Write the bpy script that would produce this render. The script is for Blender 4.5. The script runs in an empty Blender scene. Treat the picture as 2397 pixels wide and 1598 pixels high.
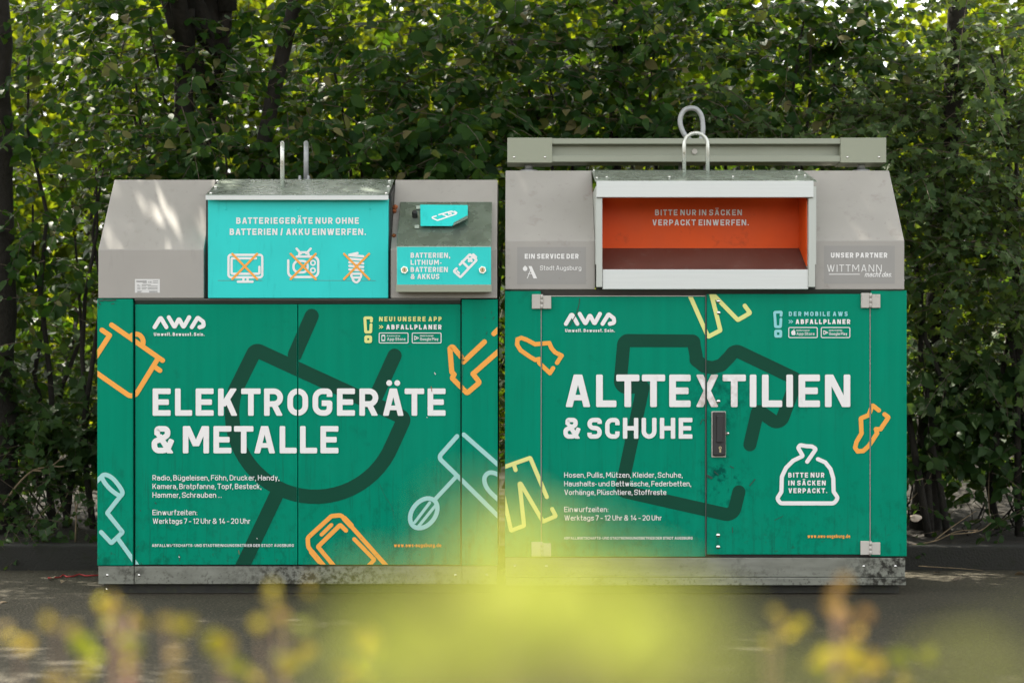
import bpy, bmesh, math, random
import numpy as np
from mathutils import Vector, Matrix

# ------------------------------------------------------------------ camera, sky, sun, exposure
sc = bpy.context.scene
C = sc.collection
R = math.radians
FPX, CX, HY, DCAM, HC = 3995.0, 1198.5, 910.0, 7.0, 0.841   # focal length in photo pixels, horizon row, distance, eye height
cd = bpy.data.cameras.new('camera'); cam = bpy.data.objects.new('camera', cd); C.objects.link(cam); sc.camera = cam
cd.lens = 60; cd.sensor_width = 36; cd.clip_start = 0.01; cd.clip_end = 500
cd.shift_y = (HY - 799) / 2397
cam.location = (0, -DCAM, HC); cam.rotation_euler = (R(90), 0, 0)
cd.dof.use_dof = True; cd.dof.focus_distance = DCAM; cd.dof.aperture_fstop = 3.3

SUN_EL, SUN_AZ = 56.0, 40.0          # azimuth: from straight behind the containers towards the left
w = bpy.data.worlds.new('World'); sc.world = w; w.use_nodes = True
nt = w.node_tree; bg = nt.nodes['Background']
sky = nt.nodes.new('ShaderNodeTexSky'); sky.sky_type = 'NISHITA'; sky.sun_disc = False
sky.sun_elevation = R(SUN_EL); sky.sun_rotation = R(-SUN_AZ); sky.dust_density = 3.0; sky.air_density = 1.0
hs = nt.nodes.new('ShaderNodeHueSaturation'); hs.inputs['Saturation'].default_value = 0.30
nt.links.new(sky.outputs[0], hs.inputs['Color'])
wm = nt.nodes.new('ShaderNodeMix'); wm.data_type = 'RGBA'; wm.blend_type = 'MULTIPLY'; wm.inputs[0].default_value = 1
wm.inputs[7].default_value = (1.0, 0.965, 0.90, 1)
nt.links.new(hs.outputs[0], wm.inputs[6]); nt.links.new(wm.outputs[2], bg.inputs[0])
bg.inputs[1].default_value = 0.13
sl = bpy.data.lights.new('sun', 'SUN'); sl.energy = 3.2; sl.angle = R(0.53); sl.color = (1, 0.93, 0.80)
so = bpy.data.objects.new('sun', sl); C.objects.link(so)
sd = Vector((-math.sin(R(SUN_AZ)) * math.cos(R(SUN_EL)), math.cos(R(SUN_AZ)) * math.cos(R(SUN_EL)), math.sin(R(SUN_EL))))
so.rotation_euler = sd.to_track_quat('Z', 'Y').to_euler(); so.location = sd * 30
vs = sc.view_settings; vs.view_transform = 'Standard'; vs.look = 'None'; vs.exposure = 2.25; vs.gamma = 1
cy = sc.cycles; cy.max_bounces = 8; cy.diffuse_bounces = 4; cy.glossy_bounces = 3; cy.transmission_bounces = 6; cy.transparent_max_bounces = 6
cy.use_denoising = True

random.seed(7); rng = np.random.default_rng(11)

# ------------------------------------------------------------------ helpers
def X(sx, y=0.0): return (sx - CX) / FPX * (DCAM + y)
def Z(sy, y=0.0): return HC + (HY - sy) / FPX * (DCAM + y)
def P(sx, sy, y=0.0): return Vector((X(sx, y), y, Z(sy, y)))

def tag(o, label, cat, group=None, kind=None):
    if label: o['label'] = label
    if cat: o['category'] = cat
    if group: o['group'] = group
    if kind: o['kind'] = kind
    return o
def empty(name, loc, label, cat, group=None):
    o = bpy.data.objects.new(name, None); o.location = loc; o.empty_display_size = .1
    C.objects.link(o); return tag(o, label, cat, group)
def place(o, parent):
    C.objects.link(o)
    if parent is not None:
        o.parent = parent
        # geometry is written in world coordinates: cancel the parents' offset
        loc = Vector((0, 0, 0)); p = parent
        while p is not None: loc += p.location; p = p.parent
        o.location = -loc
    return o
def obj(name, bm, mat, parent=None, smooth=False):
    me = bpy.data.meshes.new(name); bm.normal_update(); bm.to_mesh(me); bm.free()
    for m in (mat if isinstance(mat, (list, tuple)) else [mat]): me.materials.append(m)
    if smooth:
        for p in me.polygons: p.use_smooth = True
    return place(bpy.data.objects.new(name, me), parent)
def npobj(name, V, F, mat, parent=None, smooth=False):
    V = np.asarray(V, np.float32); F = np.asarray(F, np.int32)
    me = bpy.data.meshes.new(name)
    me.vertices.add(len(V)); me.vertices.foreach_set('co', V.ravel())
    n = F.shape[1]
    me.loops.add(F.size); me.loops.foreach_set('vertex_index', F.ravel())
    me.polygons.add(len(F)); me.polygons.foreach_set('loop_start', np.arange(0, F.size, n, dtype=np.int32))
    me.update(calc_edges=True); me.materials.append(mat)
    if smooth: me.polygons.foreach_set('use_smooth', np.ones(len(F), bool))
    return place(bpy.data.objects.new(name, me), parent)
NB = bmesh.new
def box(bm, x0, x1, y0, y1, z0, z1, bev=0.0, mi=0):
    vs_ = [bm.verts.new((x, y, z)) for x in (x0, x1) for y in (y0, y1) for z in (z0, z1)]
    fs = []
    for q in ((0, 1, 3, 2), (4, 6, 7, 5), (0, 4, 5, 1), (2, 3, 7, 6), (0, 2, 6, 4), (1, 5, 7, 3)):
        f = bm.faces.new([vs_[i] for i in q]); f.material_index = mi; fs.append(f)
    if bev:
        es = list({e for f in fs for e in f.edges})
        r = bmesh.ops.bevel(bm, geom=es, offset=bev, segments=2, profile=.5, affect='EDGES')
        for f in r['faces']: f.material_index = mi
    return bm
def prism(bm, prof, x0, x1, bev=0.0, mi=0):
    """(y, z) outline swept along x"""
    a = [bm.verts.new((x0, y, z)) for y, z in prof]; b = [bm.verts.new((x1, y, z)) for y, z in prof]
    n = len(prof); fs = [bm.faces.new(a), bm.faces.new(b[::-1])]
    for i in range(n): fs.append(bm.faces.new([a[i], b[i], b[(i + 1) % n], a[(i + 1) % n]]))
    for f in fs: f.material_index = mi
    bmesh.ops.recalc_face_normals(bm, faces=fs)
    if bev:
        es = list({e for f in fs for e in f.edges})
        bmesh.ops.bevel(bm, geom=es, offset=bev, segments=2, profile=.5, affect='EDGES')
    return bm
def tube(bm, pts, rad, n=10, mi=0, cap=True):
    pts = [Vector(p) for p in pts]
    rad = rad if isinstance(rad, (list, tuple)) else [rad] * len(pts)
    rings = []; up = None
    for i, p in enumerate(pts):
        d = (pts[min(i + 1, len(pts) - 1)] - pts[max(i - 1, 0)]).normalized()
        if up is None: up = d.orthogonal().normalized()
        up = (up - d * up.dot(d)).normalized(); s = d.cross(up)
        rings.append([bm.verts.new(p + (up * math.cos(2 * math.pi * k / n) + s * math.sin(2 * math.pi * k / n)) * rad[i]) for k in range(n)])
    for a, b in zip(rings, rings[1:]):
        for k in range(n):
            f = bm.faces.new([a[k], a[(k + 1) % n], b[(k + 1) % n], b[k]]); f.material_index = mi; f.smooth = True
    if cap: bm.faces.new(rings[0][::-1]).material_index = mi; bm.faces.new(rings[-1]).material_index = mi
    return bm
def arc3(c, u, v, r, a0, a1, n=12):
    c, u, v = Vector(c), Vector(u), Vector(v)
    return [c + (u * math.cos(R(a0 + (a1 - a0) * i / n)) + v * math.sin(R(a0 + (a1 - a0) * i / n))) * r for i in range(n + 1)]
def dome(bm, x, y, z, r, h=None, n=10, mi=0):
    """button head facing the street (-y)"""
    h = h or r * .7; rings = []
    for k in range(4):
        a = k / 3 * math.pi / 2
        rr, yy = r * math.cos(a), -h * math.sin(a)
        if k == 3: rings.append([bm.verts.new((x, y + yy, z))])
        else: rings.append([bm.verts.new((x + rr * math.cos(2 * math.pi * i / n), y + yy, z + rr * math.sin(2 * math.pi * i / n))) for i in range(n)])
    for k in range(2):
        for i in range(n):
            f = bm.faces.new([rings[k][i], rings[k][(i + 1) % n], rings[k + 1][(i + 1) % n], rings[k + 1][i]]); f.smooth = True; f.material_index = mi
    for i in range(n):
        f = bm.faces.new([rings[2][i], rings[2][(i + 1) % n], rings[3][0]]); f.smooth = True; f.material_index = mi
    return bm
def disc(bm, x, y0, y1, z, r, n=16, mi=0):
    return tube(bm, [(x, y0, z), (x, y1, z)], r, n, mi)

# ------------------------------------------------------------------ materials
def pmat(name, col, rough=.5, metal=0.0, var=.08, scale=(6, 6, 6), dirt=None, bump=0.0, bscale=60, spec=.5, rvar=.08, splotch=None):
    m = bpy.data.materials.new(name); m.use_nodes = True; t = m.node_tree; L = t.links; N = t.nodes.new
    b = t.nodes['Principled BSDF']; b.inputs['Metallic'].default_value = metal; b.inputs['Specular IOR Level'].default_value = spec
    g = N('ShaderNodeNewGeometry'); mp = N('ShaderNodeMapping'); mp.inputs['Scale'].default_value = scale; L.new(g.outputs['Position'], mp.inputs[0])
    nz = N('ShaderNodeTexNoise'); nz.inputs['Scale'].default_value = 1; nz.inputs['Detail'].default_value = 6; L.new(mp.outputs[0], nz.inputs[0])
    mr = N('ShaderNodeMapRange'); mr.inputs[1].default_value = .25; mr.inputs[2].default_value = .75; mr.inputs[3].default_value = 1 - var; mr.inputs[4].default_value = 1 + var; L.new(nz.outputs[0], mr.inputs[0])
    mx = N('ShaderNodeMix'); mx.data_type = 'RGBA'; mx.blend_type = 'MULTIPLY'; mx.inputs[0].default_value = 1
    mx.inputs[6].default_value = (*col, 1); L.new(mr.outputs[0], mx.inputs[7]); out = mx.outputs[2]
    rr = N('ShaderNodeMapRange'); rr.inputs[1].default_value = .3; rr.inputs[2].default_value = .7; rr.inputs[3].default_value = max(.02, rough - rvar); rr.inputs[4].default_value = rough + rvar
    L.new(nz.outputs[0], rr.inputs[0]); L.new(rr.outputs[0], b.inputs['Roughness'])
    def layer(prev, fscale, lo, hi, dcol, amount, zr=None, stretch=(1, 1, 1)):
        m2 = N('ShaderNodeMapping'); m2.inputs['Scale'].default_value = stretch; L.new(g.outputs['Position'], m2.inputs[0])
        n2 = N('ShaderNodeTexNoise'); n2.inputs['Scale'].default_value = fscale; n2.inputs['Detail'].default_value = 8; n2.inputs['Roughness'].default_value = .65; L.new(m2.outputs[0], n2.inputs[0])
        r2 = N('ShaderNodeMapRange'); r2.inputs[1].default_value = lo; r2.inputs[2].default_value = hi; r2.inputs[3].default_value = 0; r2.inputs[4].default_value = amount; L.new(n2.outputs[0], r2.inputs[0])
        fac = r2.outputs[0]
        if zr and len(zr) == 3:
            vd = N('ShaderNodeVectorMath'); vd.operation = 'DISTANCE'; L.new(g.outputs['Position'], vd.inputs[0]); vd.inputs[1].default_value = (zr[0], 0, zr[1])
            r3 = N('ShaderNodeMapRange'); r3.inputs[1].default_value = zr[2] * .35; r3.inputs[2].default_value = zr[2]; r3.inputs[3].default_value = 1; r3.inputs[4].default_value = 0; L.new(vd.outputs['Value'], r3.inputs[0])
            mm = N('ShaderNodeMath'); mm.operation = 'MULTIPLY'; L.new(fac, mm.inputs[0]); L.new(r3.outputs[0], mm.inputs[1]); fac = mm.outputs[0]
        elif zr:
            sp = N('ShaderNodeSeparateXYZ'); L.new(g.outputs['Position'], sp.inputs[0])
            r3 = N('ShaderNodeMapRange'); r3.inputs[1].default_value = zr[0]; r3.inputs[2].default_value = zr[1]; r3.inputs[3].default_value = 1; r3.inputs[4].default_value = 0; L.new(sp.outputs[2], r3.inputs[0])
            mm = N('ShaderNodeMath'); mm.operation = 'MULTIPLY'; L.new(fac, mm.inputs[0]); L.new(r3.outputs[0], mm.inputs[1]); fac = mm.outputs[0]
        x2 = N('ShaderNodeMix'); x2.data_type = 'RGBA'; L.new(fac, x2.inputs[0]); L.new(prev, x2.inputs[6]); x2.inputs[7].default_value = (*dcol, 1)
        return x2.outputs[2]
    for d in (dirt or []): out = layer(out, *d)
    L.new(out, b.inputs['Base Color'])
    if bump:
        n3 = N('ShaderNodeTexNoise'); n3.inputs['Scale'].default_value = bscale; n3.inputs['Detail'].default_value = 5; L.new(g.outputs['Position'], n3.inputs[0])
        bu = N('ShaderNodeBump'); bu.inputs['Strength'].default_value = bump; bu.inputs['Distance'].default_value = .01; L.new(n3.outputs[0], bu.inputs['Height']); L.new(bu.outputs[0], b.inputs['Normal'])
    return m
GD = (.035, .03, .02)
M = {}
hand1 = (22, .44, .62, (.0, .085, .058), .8, (X(1690), Z(935), .17))
hand2 = (17, .52, .62, (.0, .05, .04), .8, (X(1690), Z(1125), .14))
hand3 = (24, .40, .60, (.50, .42, .37), .95, (X(1668), Z(920), .15))
low_mottle = (26, .50, .68, (.004, .075, .045), .75, (.05, .62), (1, 1, .7))  # darker green mottling, stronger towards the bottom
dust = (2.3, .48, .75, (.006, .25, .155), .5)
specks = (38, .60, .66, GD, .75, (.03, .34))
streak = (9, .54, .72, (.01, .06, .04), .6, (.0, 1.3), (6, 1, .35))
smear = (7, .60, .72, (.004, .05, .035), .35)
M['green'] = pmat('green vinyl', (.0, .235, .140), .40, spec=.05, var=.08, scale=(30, 30, .8), dirt=[specks, streak, smear, low_mottle, dust, hand1, hand2])
M['plug'] = pmat('dark green print', (.006, .062, .036), .42, spec=.10, var=.06, dirt=[specks])
M['white'] = pmat('white print', (.84, .82, .80), .45, spec=.2, var=.03, dirt=[specks, hand3, (14, .60, .75, (.55, .54, .50), .35)])
M['orange'] = pmat('orange print', (.92, .40, .075), .45, spec=.15, var=.03, dirt=[specks])
M['pale'] = pmat('pale cyan print', (.36, .66, .62), .45, spec=.15, var=.03, dirt=[specks])
M['lime'] = pmat('pale lime print', (.76, .77, .27), .45, spec=.15, var=.03, dirt=[specks])
M['sky'] = pmat('light blue print', (.28, .66, .68), .45, spec=.15, var=.03)
M['cyan'] = pmat('cyan vinyl', (.035, .62, .58), .38, spec=.15, var=.05, dirt=[(12, .58, .72, (.02, .42, .39), .5, None, (5, 1, .5)), (30, .70, .78, (.1, .3, .3), .3)])
M['red'] = pmat('orange red vinyl', (.72, .088, .011), .48, spec=.2, var=.08, dirt=[(15, .58, .72, (.36, .05, .015), .5)])
M['maroon'] = pmat('maroon tray', (.12, .05, .038), .42, spec=.4, var=.2, scale=(9, 9, 9), dirt=[(30, .56, .7, (.17, .12, .10), .5)])  # maroon of the tray's reflection put into its base colour
M['grey'] = pmat('grey paint', (.345, .322, .292), .42, var=.05, dirt=[(7, .56, .72, (.25, .235, .21), .5, None, (4, 4, .5)), (25, .66, .74, (.16, .14, .12), .4)])
M['grey_dirty'] = pmat('weathered grey paint', (.352, .33, .30), .48, var=.06, dirt=[(16, .57, .72, (.24, .21, .185), .6), (60, .66, .72, (.13, .11, .09), .5)])
M['film'] = pmat('clear film', (.295, .283, .264), .40, var=.05, dirt=[(30, .62, .72, (.2, .18, .16), .5)])
M['galv'] = pmat('galvanised steel', (.27, .32, .27), .27, metal=.7, var=.16, scale=(14, 14, 14), bump=.05, bscale=40, dirt=[(55, .66, .70, (.5, .5, .48), .35)])
M['alu'] = pmat('brushed aluminium', (.61, .63, .61), .42, metal=.25, var=.05, scale=(4, 4, 90))
M['jamb'] = pmat('jamb aluminium', (.47, .49, .45), .45, metal=.3, var=.06, scale=(40, 40, 4))
M['beam'] = pmat('painted beam', (.27, .285, .22), .40, metal=.25, var=.06, scale=(5, 5, 30))
M['cap'] = pmat('beam cap', (.29, .305, .225), .45, metal=.1, var=.05)
M['skirt'] = pmat('dirty skirt steel', (.22, .225, .19), .42, metal=.5, var=.18, scale=(10, 10, 40), dirt=[(40, .44, .58, (.018, .017, .013), .95, (X(2085), Z(1350), .22)), (48, .45, .60, (.03, .028, .02), .9, (X(740), Z(1350), .42)), (40, .46, .60, (.02, .018, .014), .9, (X(308), Z(1330), .07)), (70, .54, .62, GD, .8, (.02, .13)), (9, .58, .75, GD, .7)])
M['hoop'] = pmat('hoop steel', (.62, .63, .58), .30, metal=.7, var=.1, scale=(40, 40, 40))
M['zinc'] = pmat('zinc pipe', (.36, .37, .37), .5, metal=.5, var=.2, scale=(60, 60, 60))
M['hinge'] = pmat('hinge paint', (.50, .47, .42), .5, var=.08, dirt=[(40, .58, .7, (.2, .17, .13), .5)])
M['chrome'] = pmat('bolt steel', (.75, .73, .70), .18, metal=1, var=.04)
M['dark'] = pmat('dark frame steel', (.028, .027, .025), .55, var=.2)
M['rail'] = pmat('dark rail', (.13, .125, .115), .42, metal=.4, var=.12, scale=(4, 4, 60))
M['black'] = pmat('black plastic', (.018, .018, .018), .42, var=.15)
M['brass'] = pmat('brass lock', (.45, .38, .22), .35, metal=.8)
M['rust'] = pmat('rust', (.30, .085, .025), .85, var=.4, scale=(60, 60, 60), bump=.4, bscale=120)
M['plate'] = pmat('plate paper', (.66, .65, .63), .5, var=.03)
M['ink'] = pmat('grey ink', (.16, .155, .15), .6)
M['scratch'] = pmat('scuff', (.012, .05, .035), .6)
M['plinth'] = pmat('plinth', (.035, .034, .028), .75, var=.4, scale=(25, 25, 25), dirt=[(30, .55, .68, (.05, .055, .025), .8)])

def asphalt():
    m = pmat('asphalt', (.050, .044, .030), .92, var=.32, scale=(2.2, 2.2, 2.2), bump=1.0, bscale=95, spec=.2,
             dirt=[(85, .54, .64, (.14, .122, .082), .8), (60, .54, .66, (.012, .010, .007), .8), (1.1, .5, .7, (.024, .021, .014), .6), (90, .69, .73, (.16, .13, .08), .7)])
    return m
M['asphalt'] = asphalt()
M['kerb'] = pmat('kerb concrete', (.020, .019, .015), .95, var=.3, scale=(5, 5, 5), bump=.5, bscale=90, dirt=[(18, .54, .7, (.014, .016, .007), .8)])
M['soil'] = pmat('soil', (.016, .013, .008), .95, var=.4, scale=(9, 9, 9), bump=.8, bscale=50, dirt=[(50, .58, .7, (.04, .028, .014), .8)])

def leafmat(name, c0, c1, t0, t1, trans=.42, rough=.42, rare=None, spec=.16):
    m = bpy.data.materials.new(name); m.use_nodes = True; t = m.node_tree; L = t.links; N = t.nodes.new
    b = t.nodes['Principled BSDF']; o = t.nodes['Material Output']
    g = N('ShaderNodeNewGeometry')
    def ramp(a, b_, extra=None):
        r = N('ShaderNodeValToRGB'); r.color_ramp.elements[0].color = (*a, 1); r.color_ramp.elements[1].color = (*b_, 1)
        if extra:
            r.color_ramp.elements[1].position = .955
            e = r.color_ramp.elements.new(.965); e.color = (*extra, 1)
        L.new(g.outputs['Random Per Island'], r.inputs[0]); return r.outputs[0]
    L.new(ramp(c0, c1, rare), b.inputs['Base Color']); b.inputs['Roughness'].default_value = rough; b.inputs['Specular IOR Level'].default_value = spec
    tr = N('ShaderNodeBsdfTranslucent'); L.new(ramp(t0, t1), tr.inputs[0])
    mx = N('ShaderNodeMixShader'); mx.inputs[0].default_value = trans
    L.new(b.outputs[0], mx.inputs[1]); L.new(tr.outputs[0], mx.inputs[2]); L.new(mx.outputs[0], o.inputs[0])
    return m
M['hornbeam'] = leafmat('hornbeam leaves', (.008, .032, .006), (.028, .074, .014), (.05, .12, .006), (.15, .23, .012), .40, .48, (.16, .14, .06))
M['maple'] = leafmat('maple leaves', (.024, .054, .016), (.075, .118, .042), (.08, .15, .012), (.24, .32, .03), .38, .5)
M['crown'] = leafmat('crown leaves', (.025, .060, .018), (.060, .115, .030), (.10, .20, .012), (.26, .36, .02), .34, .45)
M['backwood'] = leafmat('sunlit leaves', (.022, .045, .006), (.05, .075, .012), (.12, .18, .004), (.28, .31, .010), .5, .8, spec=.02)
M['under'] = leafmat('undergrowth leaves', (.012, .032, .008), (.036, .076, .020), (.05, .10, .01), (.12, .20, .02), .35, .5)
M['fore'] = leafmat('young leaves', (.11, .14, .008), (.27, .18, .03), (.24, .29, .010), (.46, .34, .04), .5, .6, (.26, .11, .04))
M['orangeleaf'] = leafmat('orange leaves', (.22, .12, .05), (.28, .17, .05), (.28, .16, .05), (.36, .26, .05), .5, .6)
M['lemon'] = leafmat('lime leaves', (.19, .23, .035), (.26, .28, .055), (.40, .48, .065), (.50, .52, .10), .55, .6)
M['shade'] = leafmat('shade-darkened leaves', (.004, .013, .003), (.012, .030, .007), (.04, .09, .005), (.14, .22, .012), .38, .7, spec=.06)  # deep shade of the wood put into a darker leaf colour
M['bark'] = pmat('bark', (.017, .014, .010), .95, var=.4, scale=(40, 40, 8), bump=.9, bscale=45)
M['twig'] = pmat('twig', (.075, .055, .035), .9, var=.3, scale=(40, 40, 40))
M['dry'] = pmat('dry stem', (.16, .115, .065), .85, var=.3, scale=(30, 30, 30))
M['redstem'] = pmat('young stem', (.24, .13, .07), .6)
M['string'] = pmat('red string', (.35, .02, .02), .7)
M['litter'] = pmat('pale litter', (.55, .45, .36), .8)

# ------------------------------------------------------------------ flat graphics: strokes and a stroke alphabet, in photo pixels
def rounded(pts, closed=False, hw=0.0):
    """points (x, y[, radius]) -> dense polyline; corners tighter than hw stay single, with their radius"""
    out = []; n = len(pts)
    for i, p in enumerate(pts):
        r = p[2] if len(p) > 2 else 0
        v = Vector(p[:2])
        if 0 < r <= hw * 1.05 and (closed or 0 < i < n - 1): out.append(Vector((v.x, v.y, r))); continue
        if r <= 0 or (not closed and i in (0, n - 1)): out.append(v); continue
        a = Vector(pts[i - 1][:2]) - v; b = Vector(pts[(i + 1) % n][:2]) - v
        la, lb = a.length, b.length
        if la < 1e-9 or lb < 1e-9: continue
        a /= la; b /= lb
        ang = math.acos(max(-1, min(1, a.dot(b))))
        if ang > 3.1: out.append(v); continue
        d = min(r / math.tan(ang / 2), la * .4999, lb * .4999); rr = d * math.tan(ang / 2)
        c = v + (a + b).normalized() * (rr / math.sin(ang / 2))
        s = v + a * d - c; e = v + b * d - c
        a0 = math.atan2(s.y, s.x); da = math.atan2(e.y, e.x) - a0
        while da > math.pi: da -= 2 * math.pi
        while da < -math.pi: da += 2 * math.pi
        k = max(2, int(abs(da) / .26))
        for j in range(k + 1):
            t = a0 + da * j / k; out.append(c + Vector((math.cos(t), math.sin(t))) * rr)
    res = []
    for q in out:
        if not res or (q.xy - res[-1].xy).length > 1e-4: res.append(q)
    return res
def smooth(pts, closed=False, k=6):
    p = [Vector(q) for q in pts]; n = len(p); out = []
    for i in range(n if closed else n - 1):
        g = lambda j: p[j % n] if closed else p[max(0, min(n - 1, j))]
        p0, p1, p2, p3 = g(i - 1), g(i), g(i + 1), g(i + 2)
        for j in range(k):
            t = j / k
            out.append(.5 * ((2 * p1) + (p2 - p0) * t + (2 * p0 - 5 * p1 + 4 * p2 - p3) * t * t + (3 * p1 - p0 - 3 * p2 + p3) * t ** 3))
    if not closed: out.append(p[-1])
    return out
def stroke(pts, wd, closed=False, cap='round', join='round'):
    """-> list of polygons (lists of 2D points) that do not overlap one another"""
    rad = [p[2] if len(p) > 2 else 0 for p in pts]
    pts = [Vector(p[:2]) for p in pts]; hw = wd / 2; n = len(pts); polys = []
    perp = lambda d: Vector((-d.y, d.x))
    segs = n if closed else n - 1
    D = []
    for i in range(segs): D.append((pts[(i + 1) % n] - pts[i]).normalized())
    inn, outp = [None] * n, [None] * n
    for i in range(n):
        if not closed and i == 0: q = perp(D[0]) * hw; outp[i] = (pts[i] + q, pts[i] - q); continue
        if not closed and i == n - 1: q = perp(D[-1]) * hw; inn[i] = (pts[i] + q, pts[i] - q); continue
        d0, d1 = D[(i - 1) % segs], D[i % segs]; n0, n1 = perp(d0), perp(d1)
        m = n0 + n1
        if m.length < 1e-3: m = n0.copy()
        m.normalize(); ln = hw / max(.2, m.dot(n0)); turn = d0.x * d1.y - d0.y * d1.x
        if abs(turn) < .3 or join == 'miter':
            inn[i] = outp[i] = (pts[i] + m * ln, pts[i] - m * ln)
        else:
            l0 = (pts[i] - pts[(i - 1) % n]).length; l1 = (pts[(i + 1) % n] - pts[i]).length
            ln = min(ln, math.hypot(hw, min(l0, l1)))
            sgn = 1 if turn > 0 else -1
            inner = pts[i] + m * ln * sgn
            o0, o1 = -n0 * sgn * hw, -n1 * sgn * hw
            a0 = math.atan2(o0.y, o0.x); da = math.atan2(o1.y, o1.x) - a0
            while da > math.pi: da -= 2 * math.pi
            while da < -math.pi: da += 2 * math.pi
            k = max(2, int(abs(da) / .2))
            cen = pts[i] + m * sgn * rad[i] / max(.2, m.dot(n0)); hr_ = hw + rad[i]
            fan = [cen + Vector((math.cos(a0 + da * j / k), math.sin(a0 + da * j / k))) * hr_ for j in range(k + 1)]
            polys.append([inner] + fan)
            if sgn > 0: inn[i] = (inner, fan[0]); outp[i] = (inner, fan[-1])
            else: inn[i] = (fan[0], inner); outp[i] = (fan[-1], inner)
    for i in range(segs):
        a, b = outp[i], inn[(i + 1) % n]
        polys.append([a[0], b[0], b[1], a[1]])
    if not closed:
        for (l, r_), d in ((outp[0], -D[0]), (inn[-1], D[-1])):
            c = (l + r_) / 2
            s = (l - r_) / 2
            if cap == 'round':
                polys.append([c + s * math.cos(t) + d * hw * math.sin(t) for t in [math.pi * j / 8 for j in range(9)]])
            elif cap == 'square':
                e = hw * .5; k = hw * .5
                q = [l, l + d * (hw - e)]
                q += [c + s * (1 - e / hw) + s.normalized() * e * math.cos(t) + d * ((hw - e) + e * math.sin(t)) for t in (.4, .8, 1.2, 1.57)]
                q += [c - s * (1 - e / hw) - s.normalized() * e * math.cos(t) + d * ((hw - e) + e * math.sin(t)) for t in (1.57, 1.2, .8, .4)]
                q += [r_ + d * (hw - e), r_]
                polys.append(q)
    return polys
def roundpoly(pts, r): return rounded([(p[0], p[1], r) for p in pts], True)

XH = .72
GL = {}
def g(ch, wd, *prims): GL[ch] = (wd, prims)
l_ = lambda *a: ('l', a); d_ = lambda *a: ('d', a); p_ = lambda *a: ('p', a); c_ = lambda *a: ('c', a); o_ = lambda *a: ('o', a)
g('A', .78, d_(.07, 0, .46, 1), d_(.93, 0, .54, 1), ('b', (.22, .29, .78, .29)))
g('B', .64, l_(0, 0, 0, 1), p_((0, 1), (.92, 1, .24), (.92, .53, .22), (0, .53)), p_((0, .53), (1, .53, .24), (1, 0, .24), (0, 0)))
g('C', .64, p_((1, .65), (1, 1, .24), (0, 1, .3), (0, 0, .3), (1, 0, .24), (1, .35)))
g('D', .66, l_(0, 0, 0, 1), p_((0, 1), (1, 1, .3), (1, 0, .3), (0, 0)))
g('E', .61, l_(0, 0, 0, 1), l_(0, 1, 1, 1), l_(0, .5, .86, .5), l_(0, 0, 1, 0))
g('F', .58, l_(0, 0, 0, 1), l_(0, 1, 1, 1), l_(0, .48, .86, .48))
g('G', .67, p_((1, .69), (1, 1, .22), (0, 1, .3), (0, 0, .3), (1, 0, .3), (1, .46), (.45, .46)))
g('H', .68, l_(0, 0, 0, 1), l_(1, 0, 1, 1), l_(0, .5, 1, .5))
g('I', .0, l_(0, 0, 0, 1))
g('J', .5, p_((1, 1), (1, 0, .25), (0, 0, .25), (0, .25)))
g('K', .70, l_(0, 0, 0, 1), d_(.10, .34, .86, 1), d_(.40, .62, .90, 0))
g('L', .58, l_(0, 0, 0, 1), l_(0, 0, 1, 0))
g('M', .88, l_(0, 0, 0, 1), l_(1, 0, 1, 1), d_(.06, 1, .5, .26), d_(.94, 1, .5, .26))
g('N', .72, l_(0, 0, 0, 1), l_(1, 0, 1, 1), d_(.06, 1, .94, 0))
g('O', .70, c_((0, 0, .31), (1, 0, .31), (1, 1, .31), (0, 1, .31)))
g('P', .63, l_(0, 0, 0, 1), p_((0, 1), (1, 1, .26), (1, .42, .26), (0, .42)))
g('R', .66, l_(0, 0, 0, 1), p_((0, 1), (.96, 1, .26), (.96, .43, .26), (0, .43)), d_(.50, .43, .93, 0))
g('S', .64, p_((1, .71), (1, 1, .18), (0, 1, .24), (0, .53, .2), (1, .49, .2), (1, 0, .24), (0, 0, .18), (0, .29)))
g('T', .66, l_(0, 1, 1, 1), l_(.5, 0, .5, 1))
g('U', .66, p_((0, 1), (0, 0, .3), (1, 0, .3), (1, 1)))
g('V', .74, d_(.07, 1, .46, 0), d_(.93, 1, .54, 0))
g('W', 1.06, d_(.05, 1, .26, 0), d_(.50, 1, .30, 0), d_(.50, 1, .70, 0), d_(.95, 1, .74, 0))
g('X', .72, d_(.09, 0, .91, 1), d_(.09, 1, .91, 0))
g('Y', .70, d_(.08, 1, .5, .4), d_(.92, 1, .5, .4), l_(.5, 0, .5, .42))
g('Z', .62, l_(0, 1, 1, 1), l_(0, 0, 1, 0), d_(.1, 0, .9, 1))
g('&', .80, d_(.88, 0, .22, .70), p_((.15, .76), (.15, 1, .2), (.72, 1, .2), (.72, .66, .12), (.42, .53)), p_((.30, .50), (0, .44, .12), (0, 0, .24), (.70, 0, .26), (.90, .42)))
g('0', .60, c_((0, 0, .28), (1, 0, .28), (1, 1, .28), (0, 1, .28)))
g('1', .36, l_(.9, 0, .9, 1), d_(.1, .72, .8, 1))
g('2', .58, p_((0, .74), (0, 1, .27), (1, 1, .27), (1, .58, .2), (0, 0), (1, 0)))
g('4', .64, p_((.62, 1), (0, .26), (1, .26)), l_(.72, 0, .72, .45))
g('7', .56, p_((0, 1), (1, 1), (.35, 0)))
g('a', .56, p_((.05, .55), (.05, XH, .16), (1, XH, .2), (1, 0)), p_((1, .42), (0, .42, .13), (0, 0, .16), (.9, 0, .2), (1, .2)))
g('b', .58, l_(0, 0, 0, 1), c_((0, 0, .22), (1, 0, .22), (1, XH, .22), (0, XH, .22)))
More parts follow.
